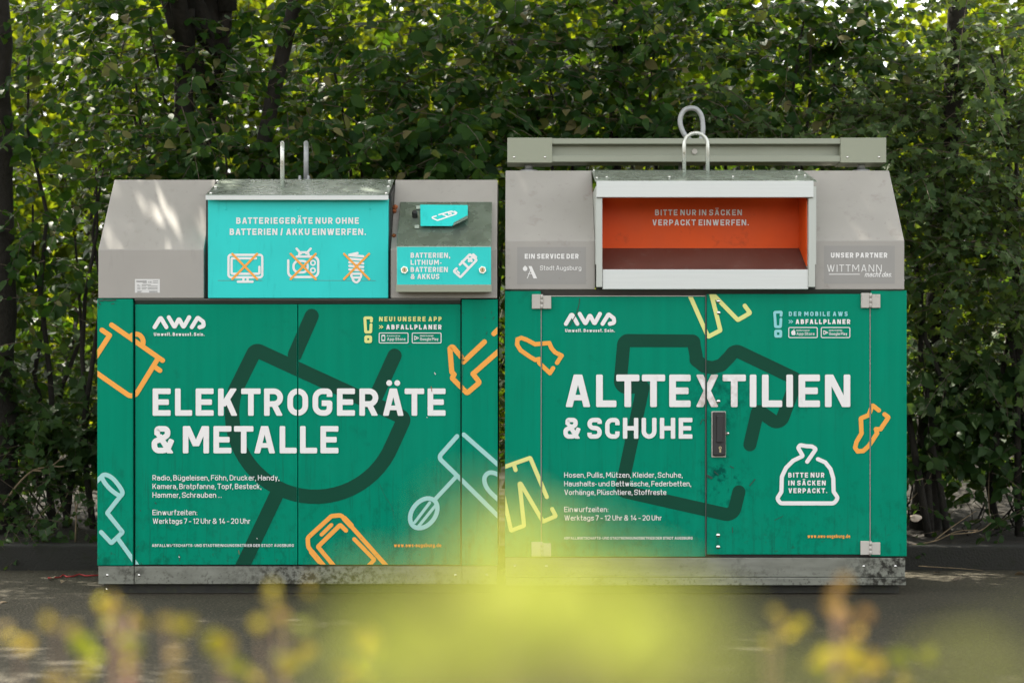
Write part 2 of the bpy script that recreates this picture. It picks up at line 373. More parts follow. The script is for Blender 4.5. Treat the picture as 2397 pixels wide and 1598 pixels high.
g('c', .52, p_((1, .5), (1, XH, .22), (0, XH, .22), (0, 0, .22), (1, 0, .22), (1, .22)))
g('d', .58, l_(1, 0, 1, 1), c_((0, 0, .22), (1, 0, .22), (1, XH, .22), (0, XH, .22)))
g('e', .56, p_((0, .37), (1, .37), (1, XH, .22), (0, XH, .22), (0, 0, .22), (1, 0, .22), (1, .16)))
g('f', .36, p_((1, 1), (.4, 1, .12), (.4, 0)), l_(0, .66, 1, .66))
g('g', .58, c_((0, 0, .22), (1, 0, .22), (1, XH, .22), (0, XH, .22)), p_((1, .6), (1, -.24, .18), (.05, -.24)))
g('h', .56, l_(0, 0, 0, 1), p_((0, .4), (0, XH, .2), (1, XH, .22), (1, 0)))
g('i', .0, l_(0, 0, 0, XH), o_(0, .92))
g('j', .0, l_(0, -.2, 0, XH), o_(0, .92))
g('k', .54, l_(0, 0, 0, 1), d_(.15, .3, .85, .72), d_(.4, .45, .9, 0))
g('l', .0, l_(0, 0, 0, 1))
g('m', .86, l_(0, 0, 0, XH), p_((0, XH), (.5, XH, .16), (.5, 0)), p_((.5, XH), (1, XH, .18), (1, 0)))
g('n', .56, l_(0, 0, 0, XH), p_((0, .4), (0, XH, .2), (1, XH, .22), (1, 0)))
g('o', .58, c_((0, 0, .24), (1, 0, .24), (1, XH, .24), (0, XH, .24)))
g('p', .58, l_(0, -.24, 0, XH), c_((0, 0, .22), (1, 0, .22), (1, XH, .22), (0, XH, .22)))
g('r', .34, l_(0, 0, 0, XH), p_((0, .4), (0, XH, .2), (1, XH)))
g('s', .50, p_((1, .54), (1, XH, .16), (0, XH, .16), (0, .38, .15), (1, .34, .15), (1, 0, .16), (0, 0, .16), (0, .18)))
g('t', .36, p_((.35, .95), (.35, 0, .12), (1, 0)), l_(0, .66, 1, .66))
g('u', .56, p_((0, XH), (0, 0, .22), (1, 0, .22), (1, .3)), l_(1, 0, 1, XH))
g('v', .54, d_(.1, .72, .45, 0), d_(.9, .72, .55, 0))
g('w', .80, d_(.06, .72, .26, 0), d_(.5, .72, .3, 0), d_(.5, .72, .7, 0), d_(.94, .72, .74, 0))
g('y', .54, d_(.1, .72, .48, .02), d_(.9, .72, .35, -.24))
g('z', .48, l_(0, XH, 1, XH), l_(0, 0, 1, 0), d_(.12, .05, .88, .67))
g('.', .0, o_(0, 0)); g(',', .0, ('l', (0, 0, 0, 0)), d_(0.0, -.16, .0, .12)); g(':', .0, o_(0, 0), o_(0, .55))
g('-', .26, l_(0, .38, 1, .38)); g('–', .40, l_(0, .40, 1, .40)); g('/', .40, d_(.1, -.05, .9, 1.05)); g('!', .0, l_(0, .38, 0, 1), o_(0, 0))
for u_, b_ in (('Ä', 'A'), ('Ö', 'O'), ('Ü', 'U')): GL[u_] = (GL[b_][0], GL[b_][1] + (('o', (.27, 1.20, 1.05)), ('o', (.73, 1.20, 1.05))))
for u_, b_ in (('ä', 'a'), ('ö', 'o'), ('ü', 'u')): GL[u_] = (GL[b_][0], GL[b_][1] + (('o', (.16, .96, 1.0)), ('o', (.84, .96, 1.0))))

def text(s, x0, x1, base, cap, wt, sp=.16, slant=0.0):
    """list of strokes (each a list of polygons) in photo pixels; the line is fitted between x0 and x1"""
    space = .20 if cap > 40 else .30
    SB = dict(T=(.025, .025), A=(.032, .032), V=(.03, .03), W=(.03, .03), Y=(.025, .025), X=(.032, .032), K=(.075, .035), R=(.075, .045), E=(.075, .06), F=(.075, .03), L=(.075, .03), P=(.075, .04))
    KERN = {'AT': -.09, 'TA': -.09, 'ÄT': -.09, 'LT': -.09, 'ET': -.01, 'RÄ': 0, 'LP': .02}
    sk_ = sp / .16
    def gap(i):
        a_, b_ = s[i], s[i + 1]
        if ' ' in (a_, b_): return .03
        r_ = SB.get({'Ä': 'A'}.get(a_, a_), (.068, .068))[1]; q_ = SB.get({'Ä': 'A'}.get(b_, b_), (.068, .068))[0]
        return (r_ + q_) * sk_ + KERN.get(a_ + b_, 0)
    nat = sum(space if ch == ' ' else max(0, GL[ch][0] - wt) for ch in s); fixed = sum(0 if ch == ' ' else wt for ch in s)
    gaps = [gap(i) for i in range(len(s) - 1)] + [0]
    W = (x1 - x0) / cap
    k = (W - fixed - sum(gaps)) / nat; kk = min(1.12, max(.8, k))
    ng = max(1, len(s) - 1)
    extra = (W - fixed - sum(gaps) - kk * nat) / ng; k = kk
    gaps = [q_ + (extra if i < len(s) - 1 else 0) for i, q_ in enumerate(gaps)]
    out = []; px = 0.0
    for i, ch in enumerate(s):
        if ch == ' ': px += space * k; continue
        gw, prims = GL[ch]; iw = max(0, gw - wt) * k if gw > 0 else 0
        mx = lambda x: px + wt / 2 + x * iw
        def my(y):
            if y == 0 or y == -.24: return y + wt / 2
            if y == 1 or y == XH: return y - wt / 2
            return y
        def dev(pl): return [[Vector((x0 + (q[0] + slant * q[1]) * cap, base - q[1] * cap)) for q in po] for po in pl]
        for kind, a in prims:
            if kind == 'l':
                p0, p1 = (mx(a[0]), my(a[1])), (mx(a[2]), my(a[3]))
                h = wt / 2
                xa, xb = sorted((p0[0], p1[0])); ya, yb = sorted((p0[1], p1[1]))
                out.append(dev([roundpoly([(xa - h, ya - h), (xb + h, ya - h), (xb + h, yb + h), (xa - h, yb + h)], wt * .2)]))
            elif kind == 'b':
                out.append(dev([[(mx(a[0]), a[1] - wt * .42), (mx(a[2]), a[1] - wt * .42), (mx(a[2]), a[1] + wt * .42), (mx(a[0]), a[1] + wt * .42)]]))
            elif kind == 'd':
                q0, q1 = Vector((mx(a[0]), a[1])), Vector((mx(a[2]), a[3])); dv = (q1 - q0)
                hx = wt / 2 * min(1.45, dv.length / max(.05, abs(dv.y)))
                out.append(dev([roundpoly([(q0.x - hx, q0.y), (q0.x + hx, q0.y), (q1.x + hx, q1.y), (q1.x - hx, q1.y)], wt * .16)]))
            elif kind in 'pc':
                pts = [(mx(q[0]), my(q[1])) + ((q[2],) if len(q) > 2 else ()) for q in a]
                out.append(dev(stroke(rounded(pts, kind == 'c', wt / 2), wt, kind == 'c', 'butt' if ch in 'SCGaecs2' else 'square', 'round')))
            elif kind == 'o':
                rr = wt * (.5 if len(a) < 3 else .5 * a[2]); cx_, cy_ = mx(a[0]), (my(a[1]) if a[1] in (0,) else a[1])
                out.append(dev([[(cx_ + rr * math.cos(t), cy_ + rr * math.sin(t)) for t in [2 * math.pi * j / 12 for j in range(12)]]]))
        px += iw + wt + gaps[i]
    return out
def crop(x0, y0, s): return lambda pts: [(x0 + p[0] * s, y0 + p[1] * s) + tuple(q * s for q in p[2:3]) for p in pts]
C1 = crop(200, 300, .2679); C2 = crop(700, 300, .2679); C3 = crop(1160, 220, .3061); C4 = crop(1600, 220, .3062)
C5 = crop(200, 680, .25515); C6 = crop(680, 680, .25508); C7 = crop(200, 1040, .24231); C8 = crop(680, 1040, .24237)
D1 = crop(1160, 660, .2679); D2 = crop(1600, 660, .26781); D3 = crop(1160, 1040, .24231); D4 = crop(1600, 1040, .24232)
def S(pts, wd, closed=False): return stroke(rounded(pts, closed, wd / 2), wd, closed)
def line(*a, w=5): return stroke([a[:2], a[2:]], w)
def circ(x, y, r, w=None):
    if w is None: return [[Vector((x + r * math.cos(t), y + r * math.sin(t))) for t in [2 * math.pi * j / 20 for j in range(20)]]]
    return stroke([(x + r * math.cos(t), y + r * math.sin(t)) for t in [2 * math.pi * j / 20 for j in range(20)]], w, True)
def rect(x0, y0, x1, y1): return [[Vector((x0, y0)), Vector((x1, y0)), Vector((x1, y1)), Vector((x0, y1))]]

def decal_bm(strokes, plane, eps, clip=None, mi=0, bm=None):
    """strokes -> thin printed sheet on a plane (point, normal facing the camera), lifted by eps"""
    bm = bm or NB(); p0, nrm = Vector(plane[0]), Vector(plane[1]).normalized()
    cl = Vector((0, -DCAM, HC))
    for si, st in enumerate(strokes):
        off = p0 + nrm * (eps + .00009 * (si % 9))
        for po in st:
            vs_ = []
            for q in po:
                d = Vector(((q[0] - CX) / FPX, 1, (HY - q[1]) / FPX))
                t = (off - cl).dot(nrm) / d.dot(nrm); vs_.append(cl + d * t)
            a = Vector((0, 0, 0))
            for i in range(1, len(vs_) - 1): a += (vs_[i] - vs_[0]).cross(vs_[i + 1] - vs_[0])
            if a.length < 1e-10: continue
            if a.dot(nrm) < 0: vs_.reverse()
            try: f = bm.faces.new([bm.verts.new(v) for v in vs_]); f.material_index = mi
            except ValueError: pass
    if clip:
        bmesh.ops.triangulate(bm, faces=[f for f in bm.faces if len(f.verts) > 4])
        x0, x1, z0, z1 = clip
        for co, no in (((x0, 0, 0), (-1, 0, 0)), ((x1, 0, 0), (1, 0, 0)), ((0, 0, z0), (0, 0, -1)), ((0, 0, z1), (0, 0, 1))):
            bmesh.ops.bisect_plane(bm, geom=bm.verts[:] + bm.edges[:] + bm.faces[:], plane_co=co, plane_no=no, clear_outer=True)
    return bm
def decal(name, strokes, mat, parent, plane, eps, clip=None):
    bm = decal_bm(strokes, plane, eps, clip)
    if not bm.faces: bm.free(); return None
    return obj(name, bm, mat, parent)
FRONT = (0, -1, 0)
def on_panels(name, strokes, mat, panels, layer):
    for o, y, clip in panels: decal(name, strokes, mat, o, ((0, y, 0), FRONT), .0011 * layer, clip)

def app_block(cr, kind, panels, q, main, mainx, sub, subx, base1, base2, b1, b2, icon, ink):
    ex = q['ex']
    on_panels('exclamation_mark', [S(cr(ex), q['ew']), S(cr([(p[0], p[1], 6) for p in q['sq']]), q['ew'], True)], ink, panels, 3)
    t = text(main, *mainx, base1, q['cap1'], .24)
    ch = q['ch']
    for dx in (0, 18): t.append(S(cr([(ch[0] + dx, ch[1]), (ch[0] + dx + 14, ch[1] + 12), (ch[0] + dx, ch[1] + 24)]), 2.0))
    on_panels('app_lettering', t, ink, panels, 3)
    on_panels('app_lettering', text(sub, *subx, base2, q['cap2'], .25), M['white'], panels, 3)
    for k, (a, b, c, d) in enumerate((b1, b2)):
        st = [S(cr([(a, b, 10), (c, b, 10), (c, d, 10), (a, d, 10)]), 1.9, True)]
        w_ = c - a; h_ = d - b
        tx = cr([(a + w_ * .27, d - h_ * .24), (c - w_ * .09, b + h_ * .36)])
        st += text('App Store' if k == 0 else 'Google Play', tx[0][0], tx[1][0], tx[0][1], h_ * .30 * .255, .15)
        st += text('Erhältlich im' if (k == 0 and kind == 0) else ('ERHÄLTLICH IM' if k == 0 else 'ERHÄLTLICH BEI'), tx[0][0], tx[0][0] + (tx[1][0] - tx[0][0]) * .72, tx[1][1], h_ * .14 * .255, .2)
        if k == 1:
            st.append(S(cr([(a + 20, b + 26, 3), (a + 62, b + h_ / 2, 3), (a + 20, d - 26, 3)]), 1.2, True)); st.append(S(cr([(a + 22, b + 28), (a + 46, d - 40)]), 1.0)); st.append(S(cr([(a + 22, d - 28), (a + 46, b + 40)]), 1.0))
        elif icon == 'phone':
            st.append(S(cr([(a + 24, b + 20, 4), (a + 52, b + 20, 4), (a + 52, d - 20, 4), (a + 24, d - 20, 4)]), 1.5, True)); st.append(S(cr([(a + 28, b + 26), (a + 48, b + 26)]), 1.6)); st.append(S(cr([(a + 28, d - 26), (a + 48, d - 26)]), 1.6))
        else:
            f = [(30, 38), (22, 48), (22, 60), (28, 74), (36, 78), (42, 75), (48, 78), (56, 72), (60, 62), (55, 55), (57, 44), (50, 36), (42, 40), (36, 36)]
            st.append([[Vector(v) for v in smooth(cr([(a + p[0], b + p[1] - 10) for p in f]), True, 3)]])
            st.append(S(cr([(a + 42, b + 24), (a + 47, b + 16)]), 1.6))
        on_panels('store_badge', st, M['white'], panels, 3)

# ------------------------------------------------------------------ ground
def grid(name, x0, x1, y0, y1, nx, ny, fz, mat):
    xs = np.linspace(x0, x1, nx); ys = np.linspace(y0, y1, ny); xx, yy = np.meshgrid(xs, ys)
    V = np.stack([xx, yy, fz(xx, yy)], -1).reshape(-1, 3)
    i = np.arange(nx * ny).reshape(ny, nx)
    F = np.stack([i[:-1, :-1], i[:-1, 1:], i[1:, 1:], i[1:, :-1]], -1).reshape(-1, 4)
    o = npobj(name, V, F, mat, None, True); o['kind'] = 'structure'; return o
KY = .92
grid('asphalt', -60, 60, -60, KY + .05, 3, 3, lambda x, y: 0 * x, M['asphalt'])
bm = NB()
for i in range(-9, 9):
    j = random.uniform(-.004, .004)
    box(bm, i * 1.0 + .43, i * 1.0 + 1.424, KY + j, KY + .12, -.05, .113 + random.uniform(-.003, .003), .008)
o = obj('kerb', bm, M['kerb']); o['kind'] = 'structure'
def soil_z(x, y):
    t = np.clip((y - KY - .12) / 1.2, 0, 1)
    return .095 + .16 * t + .03 * np.sin(x * 3.1 + y * 2) * t + .02 * np.sin(x * 9 + 1) * np.sin(y * 11) * t
grid('soil_bank', -12, 12, KY + .1, 7, 160, 50, soil_z, M['soil'])
grid('forest_floor', -90, 90, 6.9, 120, 3, 3, lambda x, y: 0 * x + .25, M['soil'])

# ------------------------------------------------------------------ left container
lc = empty('collection_container', (X(697), .35, 0), 'green electronics and metals container with cyan drop drum and battery box', 'container')
YB = .78
bm = box(NB(), X(236), X(1159), .030, YB, .04, Z(699)); obj('body', bm, M['dark'], lc)
panels = []
def panel(name, sx0, sx1, sy0, sy1, y, parent, th=.026):
    bm = box(NB(), X(sx0), X(sx1), y, y + th, Z(sy1), Z(sy0), .0018)
    o = obj(name, bm, M['green'], parent)
    panels.append((o, y, (X(sx0) + .0015, X(sx1) - .0015, Z(sy1) + .0015, Z(sy0) - .0015))); return o
panel('corner_panel', 229, 312, 700, 1322, -.010, lc, .05)
panel('door', 316.5, 696, 712, 1321, 0, lc)
panel('door', 698, 1078, 712, 1321, 0, lc)
panel('corner_panel', 1081, 1165, 701, 1322, -.010, lc, .05)
bm = NB(); box(bm, X(229), X(233.5), .041, YB, Z(1321), Z(702)); obj('side_wall', bm, M['green'], lc)
bm = NB(); box(bm, X(1160.5), X(1165), .041, YB, Z(1321), Z(702)); obj('side_wall', bm, M['green'], lc)
obj('upper_rail', prism(NB(), [(-.006, Z(699.5)), (-.006, Z(702)), (.012, Z(711)), (.028, Z(711)), (.028, Z(699.5))], X(316), X(1078)), M['rail'], lc)
bm = NB(); box(bm, X(231), X(314), -.006, .03, Z(1366), Z(1324), .002); box(bm, X(315), X(1081), -.004, .03, Z(1366), Z(1324.5), .002); box(bm, X(1082), X(1163.5), -.006, .03, Z(1366), Z(1324), .002)
sk = obj('skirt', bm, M['skirt'], lc)
for sx in (252, 326, 1066, 1140): obj('rivet', dome(NB(), X(sx), -.0055, Z(1345), .0062), M['chrome'], sk, True)
bm = NB(); box(bm, X(236), X(1160), .05, YB - .02, .0, .044); pl = obj('plinth', bm, M['plinth'], lc)
obj('bolt', dome(NB(), X(251, .05), .05, Z(1378, .05), .006, .006), M['chrome'], pl, True)

YF, YT = -.012, .27
def hood(prof_bot, prof_crease, prof_top, x0, x1, mat, parent):
    prof = [(YF, prof_bot), (YF, prof_crease), (YT, prof_top), (YB, prof_top), (YB, prof_bot)]
    return obj('hood', prism(NB(), prof, x0, x1, .003), mat, parent)
zb, zc, zt = Z(698, YF), Z(584, YF), Z(421, YT)
hl = hood(zb, zc, zt, -1.694, -1.262, M['grey'], lc)
hr = hood(zb, zc, zt, -.497, -.061, M['grey'], lc)
obj('inner_bulkhead', prism(NB(), [(.035, zb), (.035, Z(455.5, -.052) + .012), (.29, zt - .02), (YB - .003, zt - .02), (YB - .003, zb)], -1.2615, -.4975), M['dark'], lc)
# maker plate on the left hood
q = C1([(432, 1318), (650, 1438)])
pb = decal_bm([rect(*q[0], *q[1])], ((0, YF, 0), FRONT), .0006)
ink = []
ink += text('CE', *[v[0] for v in C1([(550, 0), (578, 0)])], C1([(0, 1352)])[0][1], 4.2, .16)
for yy, segs in ((1338, ((445, 535),)), (1352, ((500, 535),)), (1334, ((588, 635),)), (1349, ((588, 635),)), (1368, ((452, 470), (492, 572))), (1380, ((452, 480), (492, 530), (545, 630))), (1394, ((452, 480), (492, 540), (545, 630))), (1406, ((452, 480), (492, 528), (545, 630))), (1424, ((452, 495), (555, 630))), (1432, ((452, 485), (555, 630)))):
    for a, b in segs:
        e = C1([(a, yy), (b, yy)]); ink.append(stroke(e, 2.2 if (yy == 1338 and a == 445) else .9, False, 'butt'))
decal_bm(ink, ((0, YF, 0), FRONT), .0011, None, 1, pb)
obj('maker_plate', pb, [M['plate'], M['ink']], hl)

# drop drum
YD = -.022
dz0, dz1 = Z(697.5, YD), Z(462, YD)
dr = obj('drop_drum', box(NB(), -1.2430, -.5065, YD, .032, dz0, dz1, .002), M['cyan'], lc)
dpl = ((0, YD, 0), FRONT)
t = text('BATTERIEGERÄTE NUR OHNE', 553, 844, 524, 15.0, .215) + text('BATTERIEN / AKKU EINWERFEN.', 537.6, 861.5, 550.2, 15.2, .215)
decal('lettering', t, M['white'], dr, dpl, .0012)
w5 = 5.4
mon = [S(C1([(1250, 1107, 22), (1545, 1107, 22), (1545, 1303, 22), (1250, 1303, 22)]), w5, True), S(C1([(1490, 1137), (1277, 1137, 8), (1277, 1272, 8), (1520, 1272, 8), (1520, 1212)]), w5),
       S(C1([(1380, 1312), (1380, 1332)]), w5), S(C1([(1417, 1312), (1417, 1332)]), w5), S(C1([(1332, 1341), (1460, 1341)]), w5)]
decal('monitor_icon', mon, M['white'], dr, dpl, .0012)
tv = [S(C1([(1772, 1155), (1772, 1300, 45), (2034, 1300, 45), (2034, 1122, 45), (1845, 1122)]), w5), S(C1([(1845, 1053), (1882, 1096)]), w5), S(C1([(1968, 1053), (1930, 1096)]), w5),
      S(C1([(1866, 1112), (1872, 1085, 30), (1945, 1085, 30), (1950, 1112)]), w5), S(C1([(1818, 1160, 45), (1942, 1160, 45), (1942, 1260, 45), (1818, 1260, 45)]), w5, True), circ(*C1([(1988, 1177)])[0], 5.2, 3.6), circ(*C1([(1988, 1242)])[0], 5.2, 3.6)]
decal('television_icon', tv, M['white'], dr, dpl, .0012)
bl = [S(C2([(440, 1108), (510, 1092)]), 6)] + [S(C2([(440, 1108 + 2 + 31 * k), (560, 1120 + 31 * k)]), 5.6) for k in range(5)]
bl += [S(C2([(452, 1272, 12), (545, 1272, 12), (540, 1305, 12), (462, 1305, 12)]), w5, True), S(C2([(468, 1308), (474, 1330), (500, 1352, 16), (526, 1330), (532, 1308)]), w5)]
decal('bulb_icon', bl, M['white'], dr, dpl, .0012)
for a, b in ((1283, 1500), (1793, 2012)):
    decal('orange_cross', [S(C1([(a, 1098), (b, 1318)]), 5), S(C1([(b, 1098), (a, 1318)]), 5)], M['orange'], dr, dpl, .0024)
decal('orange_cross', [S(C2([(393, 1098), (612, 1318)]), 5), S(C2([(612, 1098), (393, 1318)]), 5)], M['orange'], dr, dpl, .0024)
decal('film_seam', [stroke(C1([(1155, 1331), (1545, 1331)]), .9, False, 'butt'), stroke(C2([(-60, 1330), (670, 1332)]), .7, False, 'butt')], M['ink'], dr, dpl, .0008)
for q in C1([(1228, 705), (1860, 705)]) + C2([(625, 703)]): obj('rivet', dome(NB(), X(q[0], YD), YD + .0003, Z(q[1], YD), .006, .002), M['cyan'], dr, True)
# lid of the drum
LF = -.052
lzf, lzb = Z(455.5, LF), zt + .006
lid = obj('drum_lid', prism(NB(), [(LF, lzf), (LF, lzf - .003), (YT + .03, lzb - .003), (YT + .03, lzb)], -1.2475, -.503, .0008), M['galv'], lc)
obj('lid_lip', box(NB(), -1.2475, -.503, LF - .001, LF + .006, Z(468, LF), lzf - .0035, .0008), M['alu'], lid)
for sx, sy, y in ((494, 452, LF + .012), (505, 438, .1), (509, 424, .24), (904, 454, LF + .01), (909, 436, .11), (912, 424, .24)):
    xx = X(sx, y); zz = lzf + (lzb - lzf) * (y - LF) / (YT + .03 - LF)
    obj('rivet', dome(NB(), xx, y, zz + .003, .006, .005), M['chrome'], lid, True)
# lifting hoops, seen edge on
hx = X(661, .2)
def ushape(x, y, wd, z0, z1, axis):
    r = wd / 2; u = Vector((-.13, .99, 0)).normalized() if axis == 'y' else Vector((1, 0, 0)); c = Vector((x, y, z1 - r))
    return [Vector((x, y, z0)) + u * r] + arc3(c, u, Vector((0, 0, 1)), r, 0, 180, 14) + [Vector((x, y, z0)) - u * r]
zl = lambda y: lzf + (lzb - lzf) * (y - LF) / (YT + .03 - LF)
obj('lifting_hoop', tube(NB(), ushape(hx, .20, .10, zl(.2) - .03, Z(329.5, .2) - .010, 'y'), .0088, 12), M['hoop'], lc)
hx2 = X(716.5, .60)
h2 = obj('lifting_hoop', tube(NB(), ushape(hx2, .60, .13, zt - .01, Z(329, .6) - .012, 'y'), .0108, 12), M['zinc'], lc)
bm = NB(); box(bm, hx2 - .033, hx2 + .033, .50, .70, zt - .001, zt + .008, .002)
for s in (-1, 1): box(bm, hx2 + s * .019 - .005, hx2 + s * .019 + .005, .52, .56, zt + .0085, zt + .05, .002)
obj('hoop_bracket', bm, M['zinc'], h2)

# battery box on the right hood
BF = -.075
bx0, bx1 = X(928, BF), X(1150, BF)
bzl, bzm, bzt = Z(683.5, BF), Z(576.5, BF), Z(472.5, .165)
bb = obj('battery_box', prism(NB(), [(BF, bzl + .004), (BF, bzm), (.165, bzt), (.165, bzt - .05), (-.0122, bzm - .05), (-.0122, bzl + .004)], bx0, bx1, .0015), M['galv'], lc)
obj('bottom_lip', box(NB(), bx0 - .002, bx1 + .002, BF - .006, BF - .0005, bzl, Z(667, BF), .001), M['cap'], bb)
bpl = ((0, BF, 0), FRONT)
decal('cyan_label', [rect(929.5, 578, 1149.5, 666)], M['cyan'], bb, bpl, .0007)
t = []
for s_, x1_, b_ in (('BATTERIEN,', 1320, 1133), ('LITHIUM-', 1245, 1195), ('BATTERIEN', 1300, 1257), ('& AKKUS', 1228, 1318)):
    e = C2([(975, b_), (x1_, b_)]); t += text(s_, e[0][0], e[1][0], e[0][1], 12.0, .215)
decal('lettering', t, M['white'], bb, bpl, .0018)
def battery(cr, pts, bar, pc, cap_, wd, e):
    x, y = pc
    return [S(cr(pts), wd), S(cr(bar), wd), S(cr(cap_), wd), S(cr([(x - e[0], y - e[1]), (x + e[0], y + e[1])]), wd * 1.1), S(cr([(x - e[2], y - e[3]), (x + e[2], y + e[3])]), wd * 1.1)]
decal('battery_icon', battery(C2, [(1405, 1192), (1492, 1102, 8), (1552, 1152, 8), (1410, 1302, 8), (1352, 1250, 8), (1376, 1226)], [(1425, 1165), (1482, 1222)], (1495, 1150), [(1522, 1104), (1546, 1126)], 5.6, (12, 10, 10, -11)) + [S(C2([(1384, 1250), (1400, 1266)]), 4)], M['white'], bb, bpl, .0018)
for sx in (947, 1129.5):
    bm = NB(); disc(bm, X(sx, BF), BF - .010, BF + .002, Z(632, BF), .0155, 6); disc(bm, X(sx, BF), BF - .014, BF - .0105, Z(632, BF), .0105, 16, 1); box(bm, X(sx, BF) - .0012, X(sx, BF) + .0012, BF - .0152, BF - .0145, Z(632, BF) - .006, Z(632, BF) + .006, 0, 2)
    obj('lock', bm, [M['chrome'], M['brass'], M['black']], bb)
sdir = Vector((0, .165 - BF, bzt - bzm)).normalized(); snrm = Vector((0, -sdir.z, sdir.y))
spl = (Vector((0, BF, bzm)), snrm)
def on_slope(sx, sy, e):
    cl = Vector((0, -DCAM, HC)); d = Vector(((sx - CX) / FPX, 1, (HY - sy) / FPX)); p0 = spl[0] + snrm * e
    return cl + d * ((p0 - cl).dot(snrm) / d.dot(snrm))
# the little flap: a raised plate with a bent corner
bm = NB(); outl = [(983.5, 479), (1095, 480), (1095, 506), (1088, 513), (1061, 526), (1058, 529), (984.5, 529)]
a = [bm.verts.new(on_slope(*q, .016)) for q in outl]; b = [bm.verts.new(on_slope(*q, .012)) for q in outl]
bm.faces.new(a); bm.faces.new(b[::-1])
for i in range(len(a)): bm.faces.new([a[i], b[i], b[(i + 1) % len(a)], a[(i + 1) % len(a)]])
bmesh.ops.recalc_face_normals(bm, faces=bm.faces[:])
obj('battery_flap', bm, M['cyan'], bb)
bm = NB(); f = [on_slope(1062, 521, .0165), on_slope(1094, 504, .0165), on_slope(1095, 511, .030), on_slope(1060, 529, .030)]
bm.faces.new([bm.verts.new(v) for v in f]); bmesh.ops.solidify(bm, geom=bm.faces[:], thickness=.002); obj('bent_corner', bm, M['galv'], bb)
decal('battery_icon', battery(C2, [(1222, 757), (1330, 726, 6), (1384, 746, 6), (1210, 806, 6), (1152, 780, 6), (1198, 768)], [(1252, 752), (1300, 774)], (1318, 747), [(1360, 728), (1378, 740)], 3.2, (11, 4, 9, -4)), M['white'], bb, (spl[0] + snrm * .016, snrm), .0012)
bm = NB(); kp = on_slope(971, 507, .0); tube(bm, [kp, kp + snrm * .022, kp + snrm * .028], [.012, .0115, .008], 14); obj('knob', bm, M['black'], bb)
for sx, sy in ((979, 486), (976, 531)):
    bm = NB(); kp = on_slope(sx, sy, .006); box(bm, kp.x - .010, kp.x + .010, kp.y - .006, kp.y + .006, kp.z - .008, kp.z + .008, .002)
    obj('flap_hinge', bm, M['galv'], bb)
for q, rr in ((C2([(840, 692)])[0], .012), (C2([(832, 724)])[0], .009), (C2([(830, 938)])[0], .009)):
    bm = NB(); y = .13 if q[1] < 520 else .04    # rusty catches showing between box and drum
    bmesh.ops.create_icosphere(bm, subdivisions=2, radius=rr, matrix=Matrix.Translation(P(q[0], q[1], y)))
    for v in bm.verts: v.co += Vector((random.uniform(-1, 1), random.uniform(-1, 1), random.uniform(-1, 1))) * .002
    obj('rusty_catch', bm, M['rust'], lc)

# printed graphics of the left container
G = M['plug']
cc, rr = (738, 967), 195
arcp = [(cc[0] + rr * math.cos(R(a)), cc[1] + rr * math.sin(R(a))) for a in range(22, 197, 6)]
plug = [S([(598, 818, 10), (947, 978, 10)] + arcp, 33.5, True)]
plug += [S([(729.7, 739), (690, 830)], 33), S([(923.6, 832), (872, 945)], 33), S([(652, 1147), (562, 1336)], 33)]
on_panels('plug_graphic', plug, G, panels, 1)
on_panels('pot_graphic', [S(C5([(240, 315), (708, 640)]), 11.5), S(C5([(152, 362), (222, 410), (60, 660)]), 11.5), S(C5([(50, 718), (440, 990, 60), (662, 628)]), 11.5), S(C5([(640, 702), (683, 732)]), 11.5), stroke(smooth(C5([(408, 425), (440, 403), (485, 402), (518, 430), (530, 470), (524, 500)])), 11.5)], M['orange'], panels, 2)
on_panels('ladle_graphic', [stroke(smooth(C7([(160, 305), (200, 292), (262, 325), (322, 395), (356, 455), (345, 490), (308, 482), (240, 430), (182, 362)]), True), 10.4, True), S(C7([(165, 300), (80, 380)]), 10.4), S(C7([(345, 488), (210, 660, 12), (360, 845, 12), (250, 950, 10), (152, 845)]), 10.4), S(C7([(312, 905), (520, 1195)]), 10.4)], M['pale'], panels, 2)
on_panels('drill_graphic', [S(C6([(1780, 470), (1585, 655)]), 11.8), S(C6([(1566, 607), (1487, 512, 14), (1463, 528, 14), (1480, 745), (1502, 770), (1483, 802, 10), (1620, 940, 14), (1735, 842, 14), (1674, 763), (1940, 530)]), 11.8), S(C6([(1866, 395), (1940, 325)]), 11.8)], M['orange'], panels, 2)
el = []
ca, sa = math.cos(R(-52)), math.sin(R(-52))
for k in range(30):
    t_ = 2 * math.pi * k / 30; u, v = 160 * math.cos(t_), 112 * math.sin(t_)
    el.append((1287 + u * ca - v * sa, 662 + u * sa + v * ca))
on_panels('mixer_graphic', [S([(1070, 1020.5), (1026, 1070, 10)] + C8([(1600, 290), (2040, 725)]), 10.4), S([(1085.6, 1016.7), (1185, 1104)], 10.4), S(C8([(1600, 310), (1395, 530)]), 9.5), stroke(C8(el), 10.4, True), S(C8([(1345, 560), (1200, 750)]), 7), S(C8([(1398, 590), (1235, 790)]), 7), stroke(smooth(C8([(2030, 305), (1960, 272), (1905, 278), (1873, 325), (1885, 395), (1935, 465), (2040, 560)])), 10.4)], M['pale'], panels, 2)
on_panels('handheld_graphic', [S(C8([(345, 1195), (172, 990, 60), (165, 900, 40), (395, 690, 30), (490, 680, 50), (945, 1190)]), 10.2), S(C8([(440, 1195), (265, 985, 10), (480, 775, 10), (535, 828)]), 10.2), S(C8([(395, 775), (300, 868)]), 9), S(C8([(616, 912), (810, 1110, 8), (735, 1190)]), 9.5), S(C8([(520, 712), (585, 782)]), 13), S(C8([(205, 1035), (280, 1125)]), 13)], M['orange'], panels, 2)
